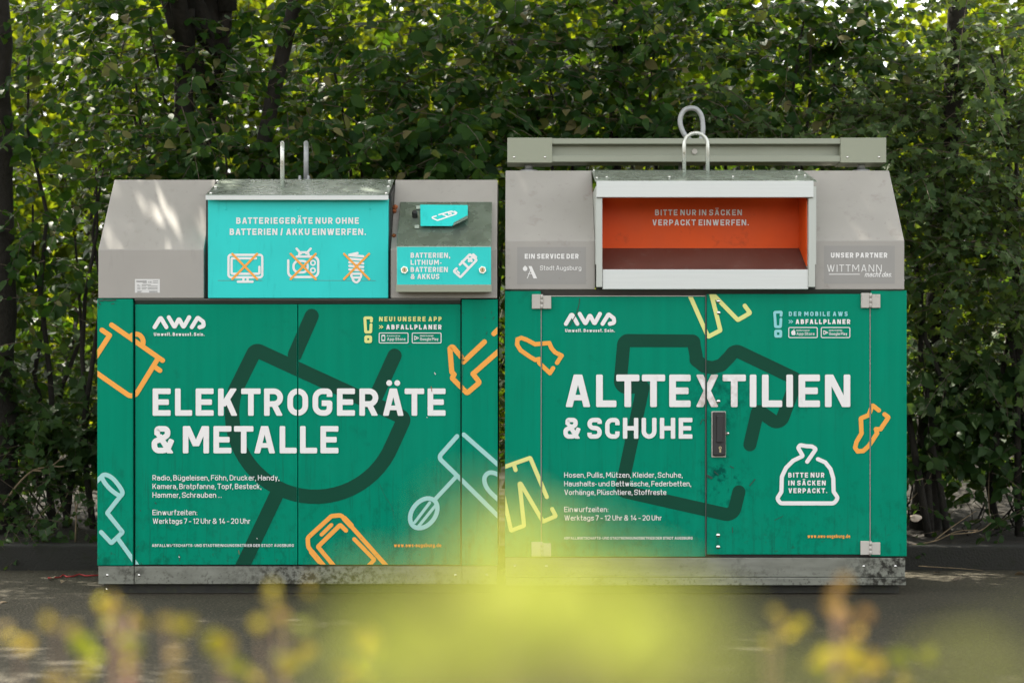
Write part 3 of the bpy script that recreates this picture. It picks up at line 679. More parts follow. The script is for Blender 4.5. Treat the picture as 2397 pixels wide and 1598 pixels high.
logo = [S(C5([(635, 335), (690, 246, 8), (742, 335)]), 9.6), S(C5([(765, 245), (817, 335, 6), (858, 258, 6), (900, 335, 6), (952, 245)]), 9.6), S(C5([(976, 335), (1030, 248, 8), (1080, 285, 14), (1086, 325, 16), (1047, 336)]), 9.6)]
on_panels('logo', logo, M['white'], panels, 3)
on_panels('slogan', text('Umwelt. Bewusst. Sein.', 360.2, 480.5, 785.9, 7.8, .22), M['white'], panels, 3)
on_panels('headline', text('ELEKTROGERÄTE', 357.4, 1043, 972.6, 63.8, .205) + text('& METALLE', 355, 795.3, 1060.4, 63.8, .205), M['white'], panels, 3)
app_block(C6, 0, panels, dict(ex=[(742, 280), (744, 250, 6), (682, 250, 6), (690, 380, 6), (736, 380, 6), (739, 312)], ew=6.6, sq=[(691, 424), (735, 424), (735, 468), (691, 468)], cap1=11.0, cap2=11.2, ch=(816, 321)),
          'NEU! UNSERE APP', (887.4, 1038.9), 'ABFALLPLANER', (903.7, 1033.8), 751.9, 770.8, (814, 389, 1079, 480), (1117, 389, 1382, 480), 'phone', M['lime'])
t = []
for s_, x1_, b_ in (('Radio, Bügeleisen, Föhn, Drucker, Handy,', 655.5, 1123.6), ('Kamera, Bratpfanne, Topf, Besteck,', 612.6, 1143.7), ('Hammer, Schrauben ...', 519.8, 1164), ('Einwurfzeiten:', 461.7, 1204.8), ('Werktags 7 – 12 Uhr & 14 – 20 Uhr', 589, 1225)):
    t += text(s_, 357, x1_, b_, 12.4, .132)
on_panels('small_print', t, M['white'], panels, 3)
on_panels('footer_lettering', text('ABFALLWIRTSCHAFTS- UND STADTREINIGUNGSBETRIEB DER STADT AUGSBURG', 355.6, 690.7, 1279, 6.4, .17), M['white'], panels, 3)
on_panels('web_address', text('www.aws-augsburg.de', 922, 1033, 1279.5, 8.6, .19), M['orange'], panels, 3)

chips = [stroke(smooth(C5([(118, 88), (150, 92), (175, 86), (215, 90), (282, 84)])), 2.6, False, 'butt'), stroke(C5([(240, 122), (262, 118)]), 1.6), stroke(C5([(120, 105), (135, 128)]), 2.2), stroke(C5([(122, 140), (122, 165)]), 1.3)]
on_panels('paint_chip', chips, M['dark'], panels, 4)
sc_ = [stroke(smooth(C6([(1578, 560), (1582, 700), (1576, 800), (1580, 920)])), .9), stroke(C6([(1840, 210), (1848, 190)]), 1.2), stroke(C6([(1855, 265), (1870, 240)]), 1.2), stroke(C6([(1798, 400), (1804, 378)]), 1.2), stroke(C6([(1780, 250), (1792, 246)]), 1.0), stroke(C6([(1570, 205), (1586, 202)]), 1.2), stroke(C6([(1576, 640), (1592, 636)]), 2.4), stroke(C6([(1085, 512), (1102, 508)]), 1.0), stroke(smooth(C8([(860, 380), (915, 500), (985, 620), (1002, 730)])), .6), stroke(C7([(830, 960), (842, 985)]), 2.2), stroke(C7([(672, 560), (684, 570)]), 2.0), stroke(C7([(905, 1060), (910, 1120)]), 1.6), stroke(C7([(528, 632), (534, 640)]), 1.6)]
on_panels('scuff_mark', sc_, M['scratch'], panels, 4)
on_panels('rust_drip', [stroke(C6([(1291, 880), (1297, 925)]), 1.5), stroke(C7([(1480, 1020), (1486, 1060)]), 1.0)], M['rust'], panels, 5)
on_panels('pale_speck', [stroke(C6([(1322, 752), (1330, 768)]), 1.8), stroke(C6([(1250, 1160), (1256, 1164)]), 1.4), stroke(C7([(1655, 905), (1660, 908)]), 1.8), stroke(C7([(903, 1082), (908, 1086)]), 2.2)], M['plate'], panels, 5)

# ------------------------------------------------------------------ right container
rc = empty('collection_container', (X(1652), .35, 0), 'green textile and shoe container with orange-red mouth under a steel beam', 'container')
obj('body', box(NB(), X(1189), X(2115), .030, YB, .04, Z(684)), M['dark'], rc)
panels = []
panel('corner_panel', 1182, 1266, 681, 1303, -.004, rc, .045)
dl = panel('door', 1268.5, 1651, 694, 1302, 0, rc)
drr = panel('door', 1654, 2035.5, 688, 1297, -.002, rc)
panel('corner_panel', 2038, 2122, 680, 1301, -.004, rc, .045)
for a, b in ((1182, 1186.5), (2117.5, 2122)): obj('side_wall', box(NB(), X(a), X(b), .042, YB, Z(1300), Z(684)), M['green'], rc)
obj('door_edging', box(NB(), X(1651.2), X(1652.6), -.006, .02, Z(1300), Z(690)), M['rail'], rc)
for a in (1266.3, 2035.8): obj('door_edging', box(NB(), X(a), X(a + 1.1), -.0045, .02, Z(1300), Z(690)), M['hinge'], rc)
obj('door_edging', box(NB(), X(1269), X(1650), -.003, .02, Z(693.6), Z(691.8)), M['hinge'], rc)
bm = NB(); box(bm, X(1183), X(2118), -.008, .03, Z(1349), Z(1304.5), .002); sk = obj('skirt', bm, M['skirt'], rc)
obj('skirt_step', box(NB(), X(1184), X(2118), -.024, .02, Z(1367.5), Z(1349.8), .002), M['skirt'], sk)
for sx in (1206, 1279, 2021, 2095): obj('rivet', dome(NB(), X(sx), -.0078, Z(1324), .0062), M['chrome'], sk, True)
obj('plinth', box(NB(), X(1192), X(2110), .05, YB - .02, 0, .040), M['plinth'], rc)
zb2, zc2, zt2 = Z(677.5, YF), Z(563, YF), Z(399.5, YT)
hl2 = hood(zb2, zc2, zt2, -.0275, .3400, M['grey_dirty'], rc)
hr2 = hood(zb2, zc2, zt2, 1.2405, 1.6065, M['grey_dirty'], rc)
obj('drip_rail', prism(NB(), [(YF + .003, zb2 - .0005), (.024, zb2 - .028), (.028, zb2 - .028), (.028, zb2 - .0005)], X(1193), X(2112)), M['rail'], rc)
# sticker films with lettering on the hood fronts
hp = ((0, YF, 0), FRONT)
q = C3([(165, 1170), (692, 1455)]); decal('sticker_film', [rect(*q[0], *q[1])], M['film'], hl2, hp, .0005)
e = C3([(223, 1260), (643, 1260)]); t = text('EIN SERVICE DER', e[0][0], e[1][0], e[0][1], 11.6, .235)
e = C3([(340, 1347), (657, 1347)]); t += text('Stadt Augsburg', e[0][0], e[1][0], e[0][1], 10.6, .125)
decal('lettering', t, M['white'], hl2, hp, .0016)
e = C3([(226, 1336)])[0]
lg = [circ(*e, 5.4), [[Vector(v) for v in C3([(216, 1322), (226, 1310), (237, 1324)])]], S(C3([(243, 1408), (268, 1345)]), 1.8), [[Vector(v) for v in C3([(252, 1316), (276, 1316), (318, 1410), (290, 1410)])]], S(C3([(250, 1375), (290, 1375)]), 1.5)]
decal('city_emblem', lg, M['white'], hl2, hp, .0016)
q = C4([(1075, 1160), (1615, 1450)]); decal('sticker_film', [rect(*q[0], *q[1])], M['film'], hr2, hp, .0005)
e = C4([(1127, 1252), (1563, 1252)]); t = text('UNSER PARTNER', e[0][0], e[1][0], e[0][1], 12.0, .235)
e = C4([(1095, 1358), (1515, 1358)]); t += text('WITTMANN', e[0][0], e[1][0], e[0][1], 16.4, .11)
t.append(stroke(C4([(1112, 1378), (1348, 1378)]), 1.8, False, 'butt'))
e = C4([(1383, 1398), (1592, 1398)]); t += text('macht das.', e[0][0], e[1][0], e[0][1], 11.8, .15, .10, .30)
decal('lettering', t, M['white'], hr2, hp, .0016)
# drum: lid, lip, jambs, lower panel, mouth
l2f, l2b = Z(424, LF), zt2 + .006
lid2 = obj('drum_lid', prism(NB(), [(LF, l2f), (LF, l2f - .003), (YT + .03, l2b - .003), (YT + .03, l2b)], .3385, 1.2420, .0008), M['galv'], rc)
obj('lid_lip', box(NB(), .3440, 1.2275, LF - .004, LF + .012, Z(462.5, LF), l2f + .0008, .0025), M['alu'], lid2)
for sx, sy, y in ((1397, 415, .02), (1420, 414, .05), (1567, 414, .05), (1716, 414, .06), (1864, 413, .06), (1884, 409, .1), (1871, 398, .26), (1390, 399, .26)):
    zz = l2f + (l2b - l2f) * (y - LF) / (YT + .03 - LF); obj('rivet', dome(NB(), X(sx, y), y, zz + .003, .005, .005), M['chrome'], lid2, True)
YJ = -.046
for a, b in ((1396, 1410), (1892.5, 1908.5)):
    bm = NB(); box(bm, X(a, YJ), X(b, YJ), YJ, .02, Z(672, YJ), Z(463.5, YJ), .002); obj('drum_jamb', bm, M['jamb'], rc)
obj('drum_cheek', box(NB(), .3405, .3555, -.044, .27, zc2 - .1, l2f - .02), M['jamb'], rc)
obj('drum_cheek', box(NB(), 1.2165, 1.2400, -.044, .27, zc2 - .1, l2f - .02), M['jamb'], rc)
lowp = obj('drum_front', box(NB(), X(1410.5, -.04), X(1892, -.04), -.040, -.02, Z(677, -.04), Z(630.5, -.04), .002), M['alu'], rc)
obj('drum_front_core', box(NB(), X(1398), X(1906), -.018, .03, zb2 + .001, Z(640)), M['dark'], rc)
YR = .17
zr0, zr1 = Z(582, YR), 1.70
back = obj('mouth_back', box(NB(), .3560, 1.2160, YR, YR + .02, zr0, zr1), M['red'], rc)
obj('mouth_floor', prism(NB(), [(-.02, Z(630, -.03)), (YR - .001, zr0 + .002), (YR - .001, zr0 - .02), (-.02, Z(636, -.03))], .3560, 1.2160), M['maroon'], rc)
for a, b in ((.3565, .3685), (1.2035, 1.2155)): obj('mouth_side', prism(NB(), [(-.015, Z(622, -.03)), (-.015, Z(464, -.03)), (YR - .002, zr1 - .01), (YR - .002, zr0 + .006)], a, b), M['red'], rc)
rp = ((0, YR, 0), FRONT)
decal('lettering', text('BITTE NUR IN SÄCKEN', 1533.4, 1743, 504.2, 13.6, .20) + text('VERPACKT EINWERFEN.', 1526.7, 1754.6, 527.8, 14.0, .20), M['white'], back, rp, .0015)
# hinges, bolts, handle
for (a, b, c, d, m0) in ((1245, 1290, 689, 723, 1268), (2014, 2059, 686, 721, 2036), (1244, 1290, 1267, 1301, 1268), (2013, 2059, 1265, 1297, 2036)):
    bm = NB(); box(bm, X(a), X(m0 - 3), -.016, -.005, Z(d), Z(c), .002); box(bm, X(m0 + 3), X(b), -.016, -.005, Z(d), Z(c + 3), .002)
    for k in range(3):
        z0 = Z(d) + (Z(c) - Z(d)) * (k / 3 + .01); z1 = Z(d) + (Z(c) - Z(d)) * ((k + 1) / 3 - .01)
        tube(bm, [(X(m0), -.014, z0), (X(m0), -.014, z1)], .0058, 10)
    obj('hinge', bm, M['hinge'], rc)
for sx, sy in ((1681.5, 705), (1682, 732), (1681.5, 939), (1681, 1252), (1681, 1279.5)):
    obj('bolt', dome(NB(), X(sx), -.0022, Z(sy), .0092, .006, 14), M['chrome'], drr, True)
obj('bolt', dome(NB(), X(1703), -.0022, Z(1014), .0088, .012, 14), M['chrome'], drr, True)
bm = NB(); box(bm, X(1665), X(1698.5), -.010, -.0025, Z(1070), Z(962), .003, 0)
box(bm, X(1667), X(1697), -.026, -.0105, Z(1066), Z(963.5), .005, 1)
tube(bm, [(X(1682.5), -.0270, Z(971)), (X(1682.5), -.0262, Z(971))], .012, 20, 1)
box(bm, X(1675.5), X(1690), -.033, -.0265, Z(1035), Z(972), .003, 1)
disc(bm, X(1684), -.0285, -.0262, Z(1047), .006, 12, 2); box(bm, X(1682), X(1686), -.0285, -.0262, Z(1058), Z(1049), .0005, 2); disc(bm, X(1684), -.0292, -.0287, Z(1047), .0025, 10, 1)
obj('handle', bm, [M['hinge'], M['black'], M['brass']], drr)
# lifting beam
YM = .42
zm = lambda sy: Z(sy, YM)
xa, xb = X(1188, YM), X(2074, YM)
bm = NB()
prof = [(YM, zm(324)), (YM, zm(337)), (YM + .045, zm(338.5)), (YM + .045, zm(363)), (YM, zm(364.5)), (YM, zm(379)), (YM + .13, zm(379)), (YM + .13, zm(324))]
prism(bm, prof, xa + .002, xb - .002, .0015)
beam = obj('lifting_beam', bm, M['beam'], rc)
for a, b in ((1187.5, 1292.5), (1967, 2074)):
    cp = NB(); box(cp, X(a, YM), X(b, YM), YM - .006, YM + .134, zm(381.5), zm(323), .002)
    co = obj('end_cap', cp, M['cap'], beam)
    for sx in (a + 16, b - 17): dome(bm := NB(), X(sx, YM), YM - .0058, zm(368.5), .0055, .004); obj('rivet', bm, M['chrome'], beam, True)
obj('bolt', disc(NB(), X(1628, YM), YM + .034, YM + .045, zm(352), .013, 6), M['hinge'], beam)
for a, b in ((1217, 1259), (1996, 2037)):
    bm = NB(); cxp = (X(a, .48) + X(b, .48)) / 2; tube(bm, [(cxp, .485, zt2 - .003), (cxp, .485, zt2 + .026), (cxp, .485, zt2 + .030)], [.040, .040, .036], 24)
    tube(bm, [(cxp, .485, zt2 + .0305), (cxp, .485, zm(379) + .002)], .018, 16); obj('beam_mount', bm, M['zinc'], rc)
l2 = lambda y: l2f + (l2b - l2f) * (y - LF) / (YT + .03 - LF)
xc = X(1629, .2)
obj('lifting_hoop', tube(NB(), ushape(xc, .2, (1661 - 1597) / FPX * 7.2 - .0165, l2(.2) - .02, Z(307, .2) - .0085, 'x'), .0083, 12), M['hoop'], rc)
pts = smooth([(1640, 330), (1645, 312), (1645, 290), (1641, 270), (1631, 257), (1617, 253.5), (1603, 258), (1594, 271), (1592, 287), (1597, 305), (1606, 320), (1618, 330), (1630, 333)])
obj('lifting_ring', tube(NB(), [P(q.x, q.y, YM + .065) for q in pts], .0113, 12), M['zinc'], rc)
bm = NB()
for sx in (1592, 1650): tube(bm, [(X(sx, .5), .5, zt2 - .01), (X(sx, .5), .5, zm(380))], .007, 8)
obj('beam_post', bm, M['zinc'], rc)

# printed graphics of the right container
shirt = D2([(580, 1420), (650, 1118, 18), (842, 1252, 60), (992, 850, 30), (450, 592, 60)]) + D2([(395, 660), (330, 725), (255, 748), (180, 735), (110, 680)]) + D1([(1752, 640), (1736, 560), (1732, 515, 12), (1122, 510, 40), (1086, 922, 55), (1290, 912, 8)]) + D3([(1212, 445, 45)]) + D4([(478, 688, 80), (535, 455)])
on_panels('shirt_graphic', [S(shirt, 30.5)], M['plug'], panels, 1)
shoe = D1([(537, 705), (578, 642), (520, 614), (487, 575), (470, 532), (345, 543), (275, 505), (225, 487), (192, 500), (188, 545), (218, 595), (300, 652), (348, 680), (382, 672), (380, 705), (475, 795), (503, 752)])
on_panels('shoe_graphic', [S(shoe, 10)], M['orange'], panels, 2)
on_panels('trouser_graphic', [S(D2([(30, 60), (215, 478, 8), (322, 422, 8), (232, 60)]), 10), S(D2([(240, 60), (262, 112), (475, 332, 10), (582, 270, 8), (535, 207)]), 10)], M['lime'], panels, 2)
on_panels('trouser_graphic', [S(D3([(40, 232), (335, 128, 8), (495, 505)]), 9.7), S(D3([(178, 195), (193, 245)]), 9.7), S(D3([(50, 380), (150, 830, 8), (275, 782, 8), (230, 355, 6), (458, 742, 8), (582, 690, 8), (547, 622)]), 9.7)], M['lime'], panels, 2)
shoe2 = D2([(1707, 1120), (1652, 1075, 8), (1618, 1162), (1550, 1190, 8), (1556, 1322), (1512, 1395), (1500, 1445), (1522, 1478), (1570, 1474), (1620, 1430), (1692, 1320), (1682, 1284), (1722, 1284), (1792, 1180, 8), (1757, 1155)])
on_panels('shoe_graphic', [S(shoe2, 10.4)], M['orange'], panels, 2)
bag = D4([(1195, 165), (1280, 42, 14), (1240, 18), (1185, 15), (1125, 4, 20), (1108, 32, 12), (1152, 110, 8), (1060, 155), (990, 225), (950, 310), (946, 455, 30), (905, 520, 25), (935, 566, 30), (1455, 567, 45), (1492, 515, 30), (1450, 455, 30), (1447, 325), (1420, 235), (1370, 172), (1298, 140)])
on_panels('bag_graphic', [S(bag, 9.6)], M['white'], panels, 2)
t = []
for s_, x1_, b_ in (('BITTE NUR', 1370, 318), ('IN SÄCKEN', 1382, 394), ('VERPACKT.', 1388, 468)):
    e = D4([(1012, b_), (x1_, b_)]); t += text(s_, e[0][0], e[1][0], e[0][1], 11.6, .225)
on_panels('bag_lettering', t, M['white'], panels, 3)
logo = [S(D1([(615, 365), (666, 279, 8), (715, 365)]), 9.4), S(D1([(735, 278), (785, 365, 6), (825, 288, 6), (865, 365, 6), (912, 278)]), 9.4), S(D1([(935, 365), (987, 281, 8), (1033, 316, 14), (1038, 355, 16), (998, 365)]), 9.4)]
on_panels('logo', logo, M['white'], panels, 3)
e = D1([(608, 437), (1048, 437)]); on_panels('slogan', text('Umwelt. Bewusst. Sein.', e[0][0], e[1][0], e[0][1], 7.6, .22), M['white'], panels, 3)
on_panels('headline', text('ALTTEXTILIEN', 1320.7, 1990.5, 952.3, 76, .205) + text('& SCHUHE', 1318.9, 1623.5, 1026.2, 48.8, .21), M['white'], panels, 3)
app_block(D2, 1, panels, dict(ex=[(852, 292), (856, 262, 6), (796, 264, 6), (804, 390, 6), (848, 390, 6), (851, 325)], ew=6.4, sq=[(805, 428), (850, 428), (850, 474), (805, 474)], cap1=10.6, cap2=11.2, ch=(922, 334)),
          'DER MOBILE AWS', (1846.4, 1989.6), 'ABFALLPLANER', (1862, 1990.5), 739.8, 758.3, (920, 397, 1169, 485), (1204, 397, 1454, 485), 'fruit', M['sky'])
t = []
for s_, x1_, b_ in (('Hosen, Pullis, Mützen, Kleider, Schuhe,', 1815, 318), ('Haushalts- und Bettwäsche, Federbetten,', 1893, 402), ('Vorhänge, Plüschtiere, Stoffreste', 1652, 485), ('Einwurfzeiten:', 1090, 650), ('Werktags 7 – 12 Uhr & 14 – 20 Uhr', 1618, 732)):
    e = D3([(663, b_), (x1_, b_)]); t += text(s_, e[0][0], e[1][0], e[0][1], 12.2, .132)
on_panels('small_print', t, M['white'], panels, 3)
e = D3([(660, 915), (1908, 915)]); on_panels('footer_lettering', text('ABFALLWIRTSCHAFTS- UND STADTREINIGUNGSBETRIEB DER STADT AUGSBURG', e[0][0], e[1][0], e[0][1], 6.2, .17), M['white'], panels, 3)
e = D4([(1198, 900), (1610, 900)]); on_panels('web_address', text('www.aws-augsburg.de', e[0][0], e[1][0], e[0][1], 8.2, .19), M['orange'], panels, 3)
on_panels('scuff_mark', [stroke(D4([(228, 300), (270, 322)]), 5.5), stroke(D4([(640, 395), (690, 335)]), 2.0), stroke(D4([(450, 210), (485, 225)]), 1.8), stroke(D4([(300, 262), (335, 292)]), 2.2), stroke(D4([(472, 800), (474, 850)]), 1.6), stroke(D4([(880, 730), (960, 690)]), 1.2), stroke(smooth(D1([(1790, 1240), (1810, 1200), (1830, 1215)])), 1.6)], M['scratch'], panels, 4)
on_panels('scuff_mark', [stroke(smooth(D1([(735, 145), (728, 200), (708, 270), (675, 335), (640, 392)])), 1.8)], M['scratch'], panels, 4)

# ------------------------------------------------------------------ vegetation
def unit(a): return a / np.maximum(1e-9, np.linalg.norm(a, axis=-1, keepdims=True))
def tmpl(outline, fan=None):
    return outline, fan
# leaf templates: (u across, v along, h lift), triangles
OV_V = np.array([(0, 0, 0), (0, .33, .02), (0, .68, .015), (0, 1, -.05), (-.24, .16, .05), (-.33, .42, .07), (-.22, .74, .03), (.24, .16, .05), (.33, .42, .07), (.22, .74, .03)], float)
OV_F = np.array([(0, 1, 4), (4, 1, 5), (1, 2, 5), (5, 2, 6), (2, 3, 6), (0, 7, 1), (7, 8, 1), (1, 8, 2), (8, 9, 2), (2, 9, 3)])
LO_O = [(0, 0), (.10, .10), (.38, .06), (.30, .22), (.52, .42), (.30, .46), (.26, .62), (.13, .60), (0, 1.0), (-.13, .60), (-.26, .62), (-.30, .46), (-.52, .42), (-.30, .22), (-.38, .06), (-.10, .10)]
LO_V = np.array([(0, .38, .0)] + [(x, y, .10 * abs(x) - .05 * y) for x, y in LO_O], float)
LO_F = np.array([(0, i + 1, (i + 1) % len(LO_O) + 1) for i in range(len(LO_O))])
RH_V = np.array([(0, 0, 0), (-.30, .45, .05), (0, 1, -.04), (.30, .45, .05), (0, .45, 0)], float)
RH_F = np.array([(0, 4, 1), (1, 4, 2), (0, 3, 4), (4, 3, 2)])
TM = {'ovate': (OV_V, OV_F), 'lobed': (LO_V, LO_F), 'rhomb': (RH_V, RH_F)}
def leaves(Pos, Dir, Nrm, size, kind):
    tv, tf = TM[kind]; n = len(Pos)
    Dir = unit(Dir); Nrm = unit(Nrm - Dir * np.sum(Nrm * Dir, -1, keepdims=True)); Sd = np.cross(Dir, Nrm)
    s = size[:, None, None]
    bend = rng.uniform(-.5, 2.2, n)[:, None]; wid = rng.uniform(.75, 1.15, n)[:, None]
    h = tv[None, :, 2] * bend - .10 * bend * tv[None, :, 1] ** 2
    V = Pos[:, None] + s * (tv[None, :, 0, None] * wid[..., None] * Sd[:, None] + tv[None, :, 1, None] * Dir[:, None] + h[..., None] * Nrm[:, None])
    F = tf[None] + (np.arange(n) * len(tv))[:, None, None]
    return V.reshape(-1, 3), F.reshape(-1, 3)
def sprays(O, D, L, nl, size, face=(-.0, -.55, .55), spread=.5, droop=.25, jitter=.45):
    """twigs from O along D (length L) with nl alternate leaves each -> leaf arrays and twig polylines"""
    n = len(O); D = unit(D)
    up = np.array([0, 0, 1.0]); side = unit(np.cross(D, up) + 1e-6)
    t = (np.arange(nl) + .6) / nl
    tt = t[None, :, None]
    pos = O[:, None] + D[:, None] * (tt * L[:, None, None]) - up * (droop * (tt ** 2) * L[:, None, None])
    sg = np.where(np.arange(nl) % 2 == 0, 1.0, -1.0)[None, :, None]
    ld = D[:, None] * .55 + side[:, None] * sg * .75 - up * (droop + rng.uniform(0, .5, (n, nl, 1))) + rng.normal(0, .22, (n, nl, 3))
    nr = np.array(face)[None, None] + rng.normal(0, jitter, (n, nl, 3))
    sz = size * rng.uniform(.5, 1.25, (n, nl)) * (1 - .25 * t[None])
    keep = rng.random((n, nl)) < .93
    tp = np.linspace(0, 1, 4)[None, :, None]
    twig = O[:, None] + D[:, None] * (tp * L[:, None, None]) - up * (droop * tp ** 2 * L[:, None, None])
    return pos[keep], ld[keep], nr[keep], sz[keep], twig
def twigs_mesh(T, r):
    n, k, _ = T.shape
    a = np.array([(math.cos(2 * math.pi * j / 3), math.sin(2 * math.pi * j / 3)) for j in range(3)])
    d = unit(T[:, -1] - T[:, 0]); u = unit(np.cross(d, np.array([.3, .2, 1.0])) + 1e-9); v = np.cross(d, u)
    rad = r * np.linspace(1, .35, k)[None, :, None, None]
    V = T[:, :, None] + rad * (a[None, None, :, 0, None] * u[:, None, None] + a[None, None, :, 1, None] * v[:, None, None])
    idx = np.arange(n * k * 3).reshape(n, k, 3)
    q = np.stack([idx[:, :-1], np.roll(idx, -1, 2)[:, :-1], np.roll(idx, -1, 2)[:, 1:], idx[:, 1:]], -1).reshape(-1, 4)
    return V.reshape(-1, 3), q
def stem_mesh(paths, mat, name, parent, n=7):
    bm = NB()
    for pts, r0, r1 in paths:
        k = len(pts); tube(bm, pts, [r0 + (r1 - r0) * i / (k - 1) for i in range(k)], n)
    return obj(name, bm, mat, parent)
def wob(a, b, k, amp):
    a, b = Vector(a), Vector(b)
    return [a.lerp(b, i / k) + (Vector((random.uniform(-1, 1), random.uniform(-1, 1), random.uniform(-.4, .4))) * amp if 0 < i else Vector((0, 0, 0))) for i in range(k + 1)]

# openings carved in the crowns to let sun patches through onto hood, lid and asphalt; sprays added to shade the textile container
OPEN = [(Vector((X(a, y), y, Z(b, y))), r) for a, b, y, r in ((330, 533, .05, .035), (370, 510, .08, .05), (412, 490, .10, .035), (398, 432, .25, .034), (352, 446, .2, .022), (275, 515, .07, .02), (545, 437, .1, .025), (850, 447, .05, .045), (1010, 440, .22, .025))]
OPEN += [(Vector((x, y, 0)), r) for x, y, r in ((-1.55, -1.55, .10), (-1.3, -1.8, .12), (-1.75, -1.2, .07), (-1.45, -2.0, .12), (-1.0, -1.3, .06), (-.75, -.75, .08), (-.55, -.8, .07), (.95, -.9, .06), (.75, -1.5, .07), (-1.9, -1.9, .12))]
CLOSE = [Vector((X(a, .1), .1, Z(b, .1))) for a, b in ((1230, 470), (1320, 500), (1420, 440), (1560, 430), (1700, 430), (1840, 430), (1950, 460), (2060, 440))]
def open_up(O):
    keep = np.ones(len(O), bool); d = np.array(sd)
    for p, r in OPEN:
        v = O - np.array(p); t = v @ d; keep &= (np.linalg.norm(v - t[:, None] * d, axis=1) > r * rng.uniform(.6, 1.3, len(O))) | (rng.random(len(O)) < .10)
    return keep
def shrub(name, label, cat, group, base, clusters, nspray, L, nl, size, kind, mat, stems, sig=.3, droop=.3, twr=.003, face=(0, -.55, .55), jitter=.45, stem_r=.02):
    root = empty(name, base, label, cat, group)
    cl = np.array(clusters, float)
    k = rng.integers(0, len(cl), nspray)
    sg = cl[k, 3:4] if cl.shape[1] > 3 else sig
    O = cl[k, :3] + rng.normal(0, 1, (nspray, 3)) * sg * np.array([1, .8, .8])
    D = rng.normal(0, 1, (nspray, 3)) * np.array([1, .7, .35]) + np.array([0, -.45, .05])
    Ls = L * rng.uniform(.6, 1.3, nspray)
    pos, ld, nr, sz, tw = sprays(O, D, Ls, nl, size, face, droop=droop, jitter=jitter)
    k_ = open_up(pos); pos, ld, nr, sz = pos[k_], ld[k_], nr[k_], sz[k_]
    V, F = leaves(pos, ld, nr, sz, kind)
    npobj('foliage', V, F, mat, root)
    if twr:
        V, F = twigs_mesh(tw, twr); npobj('branchwork', V, F, M['twig'], root)
    if stems:
        paths = []
        for i in range(stems):
            c = Vector(cl[random.randrange(len(cl)), :3]); b = Vector(base) + Vector((random.uniform(-.15, .15), random.uniform(-.1, .1), -.05))
            paths.append((wob(b, c, 6, .05), stem_r, stem_r * .3))
        stem_mesh(paths, M['bark'], 'stem', root, 6)
    return root

def clear(lp):
    for p, r in OPEN:
        for a_, b_ in zip(lp, lp[1:]):
            for f in (0, .25, .5, .75, 1):
                v = a_.lerp(b_, f) - p
                if (v - sd * v.dot(sd)).length < r + .05: return False
    return True
# trees of the row behind the containers: trunk leaning as in the photo, limbs, crown high above the frame
def tree(label, px0, py0, px1, py1, y, r, crown_c, crown_r, nspray, seed):
    """trunk passes through two photo points at depth y"""
    a, b = P(px0, py0, y), P(px1, py1, y)
    d = (a - b) / (a.z - b.z)
    base = b + d * (.1 - b.z); top = b + d * ((3.2 if seed in (1, 2, 3) else 5.2) - b.z); top.x = base.x + (top.x - base.x) * .8
    root = empty('tree', base, label, 'tree', 'trees in the row behind the containers')
    random.seed(seed)
    pts = [base.lerp(top, i / 14) + Vector((random.uniform(-1, 1), random.uniform(-1, 1), 0)) * .012 for i in range(15)]
    bm = NB(); tube(bm, pts, [r * (1.25 if i == 0 else 1.06 - .045 * i) for i in range(15)], 14)
    cc_ = Vector(crown_c)
    cl = []
    for i in range(11):
        e = cc_ + Vector((random.gauss(0, .55) * crown_r[0], random.gauss(0, .55) * crown_r[1], random.uniform(-.9, .9) * crown_r[2]))
        e.z = max(e.z, 3.7); cl.append((*e, .55))
        for _ in range(25):
            lp = wob(pts[random.randrange(10, 15)], e, 5, .08)
            if clear(lp): tube(bm, lp, [.05, .042, .034, .026, .018, .01], 6); break
    obj('trunk', bm, M['bark'], root)
    cl = np.array(cl); k = rng.integers(0, len(cl), nspray)
    O = cl[k, :3] + rng.normal(0, 1, (nspray, 3)) * cl[k, 3:4]
    O[:, 2] = np.maximum(O[:, 2], 3.35 + .1 * rng.random(nspray))
    D = rng.normal(0, 1, (nspray, 3)) * np.array([1, 1, .3])
    if seed in (4, 5):  # extra sprays added on the sun lines keep the right hoods shaded
        E_ = np.concatenate([np.array(p + sd * h_)[None] + rng.normal(0, .28, (16, 3)) for p in CLOSE[(seed - 4) * 4:(seed - 4) * 4 + 4] for h_ in (3.2, 4.2, 5.2)])
        E_[:, 2] = np.maximum(E_[:, 2], 3.4); O = np.concatenate([O, E_]); D = np.concatenate([D, rng.normal(0, 1, E_.shape) * np.array([1, 1, .3])]); nspray = len(O)
    pos, ld, nr, sz, tw = sprays(O, D, .5 * rng.uniform(.6, 1.3, nspray), 9, .135, (0, 0, .9), droop=.2, jitter=.4)
    k_ = open_up(pos); pos, ld, nr, sz = pos[k_], ld[k_], nr[k_], sz[k_]
    V, F = leaves(pos, ld, nr, sz, 'rhomb'); npobj('crown', V, F, M['crown'], root)
    return root
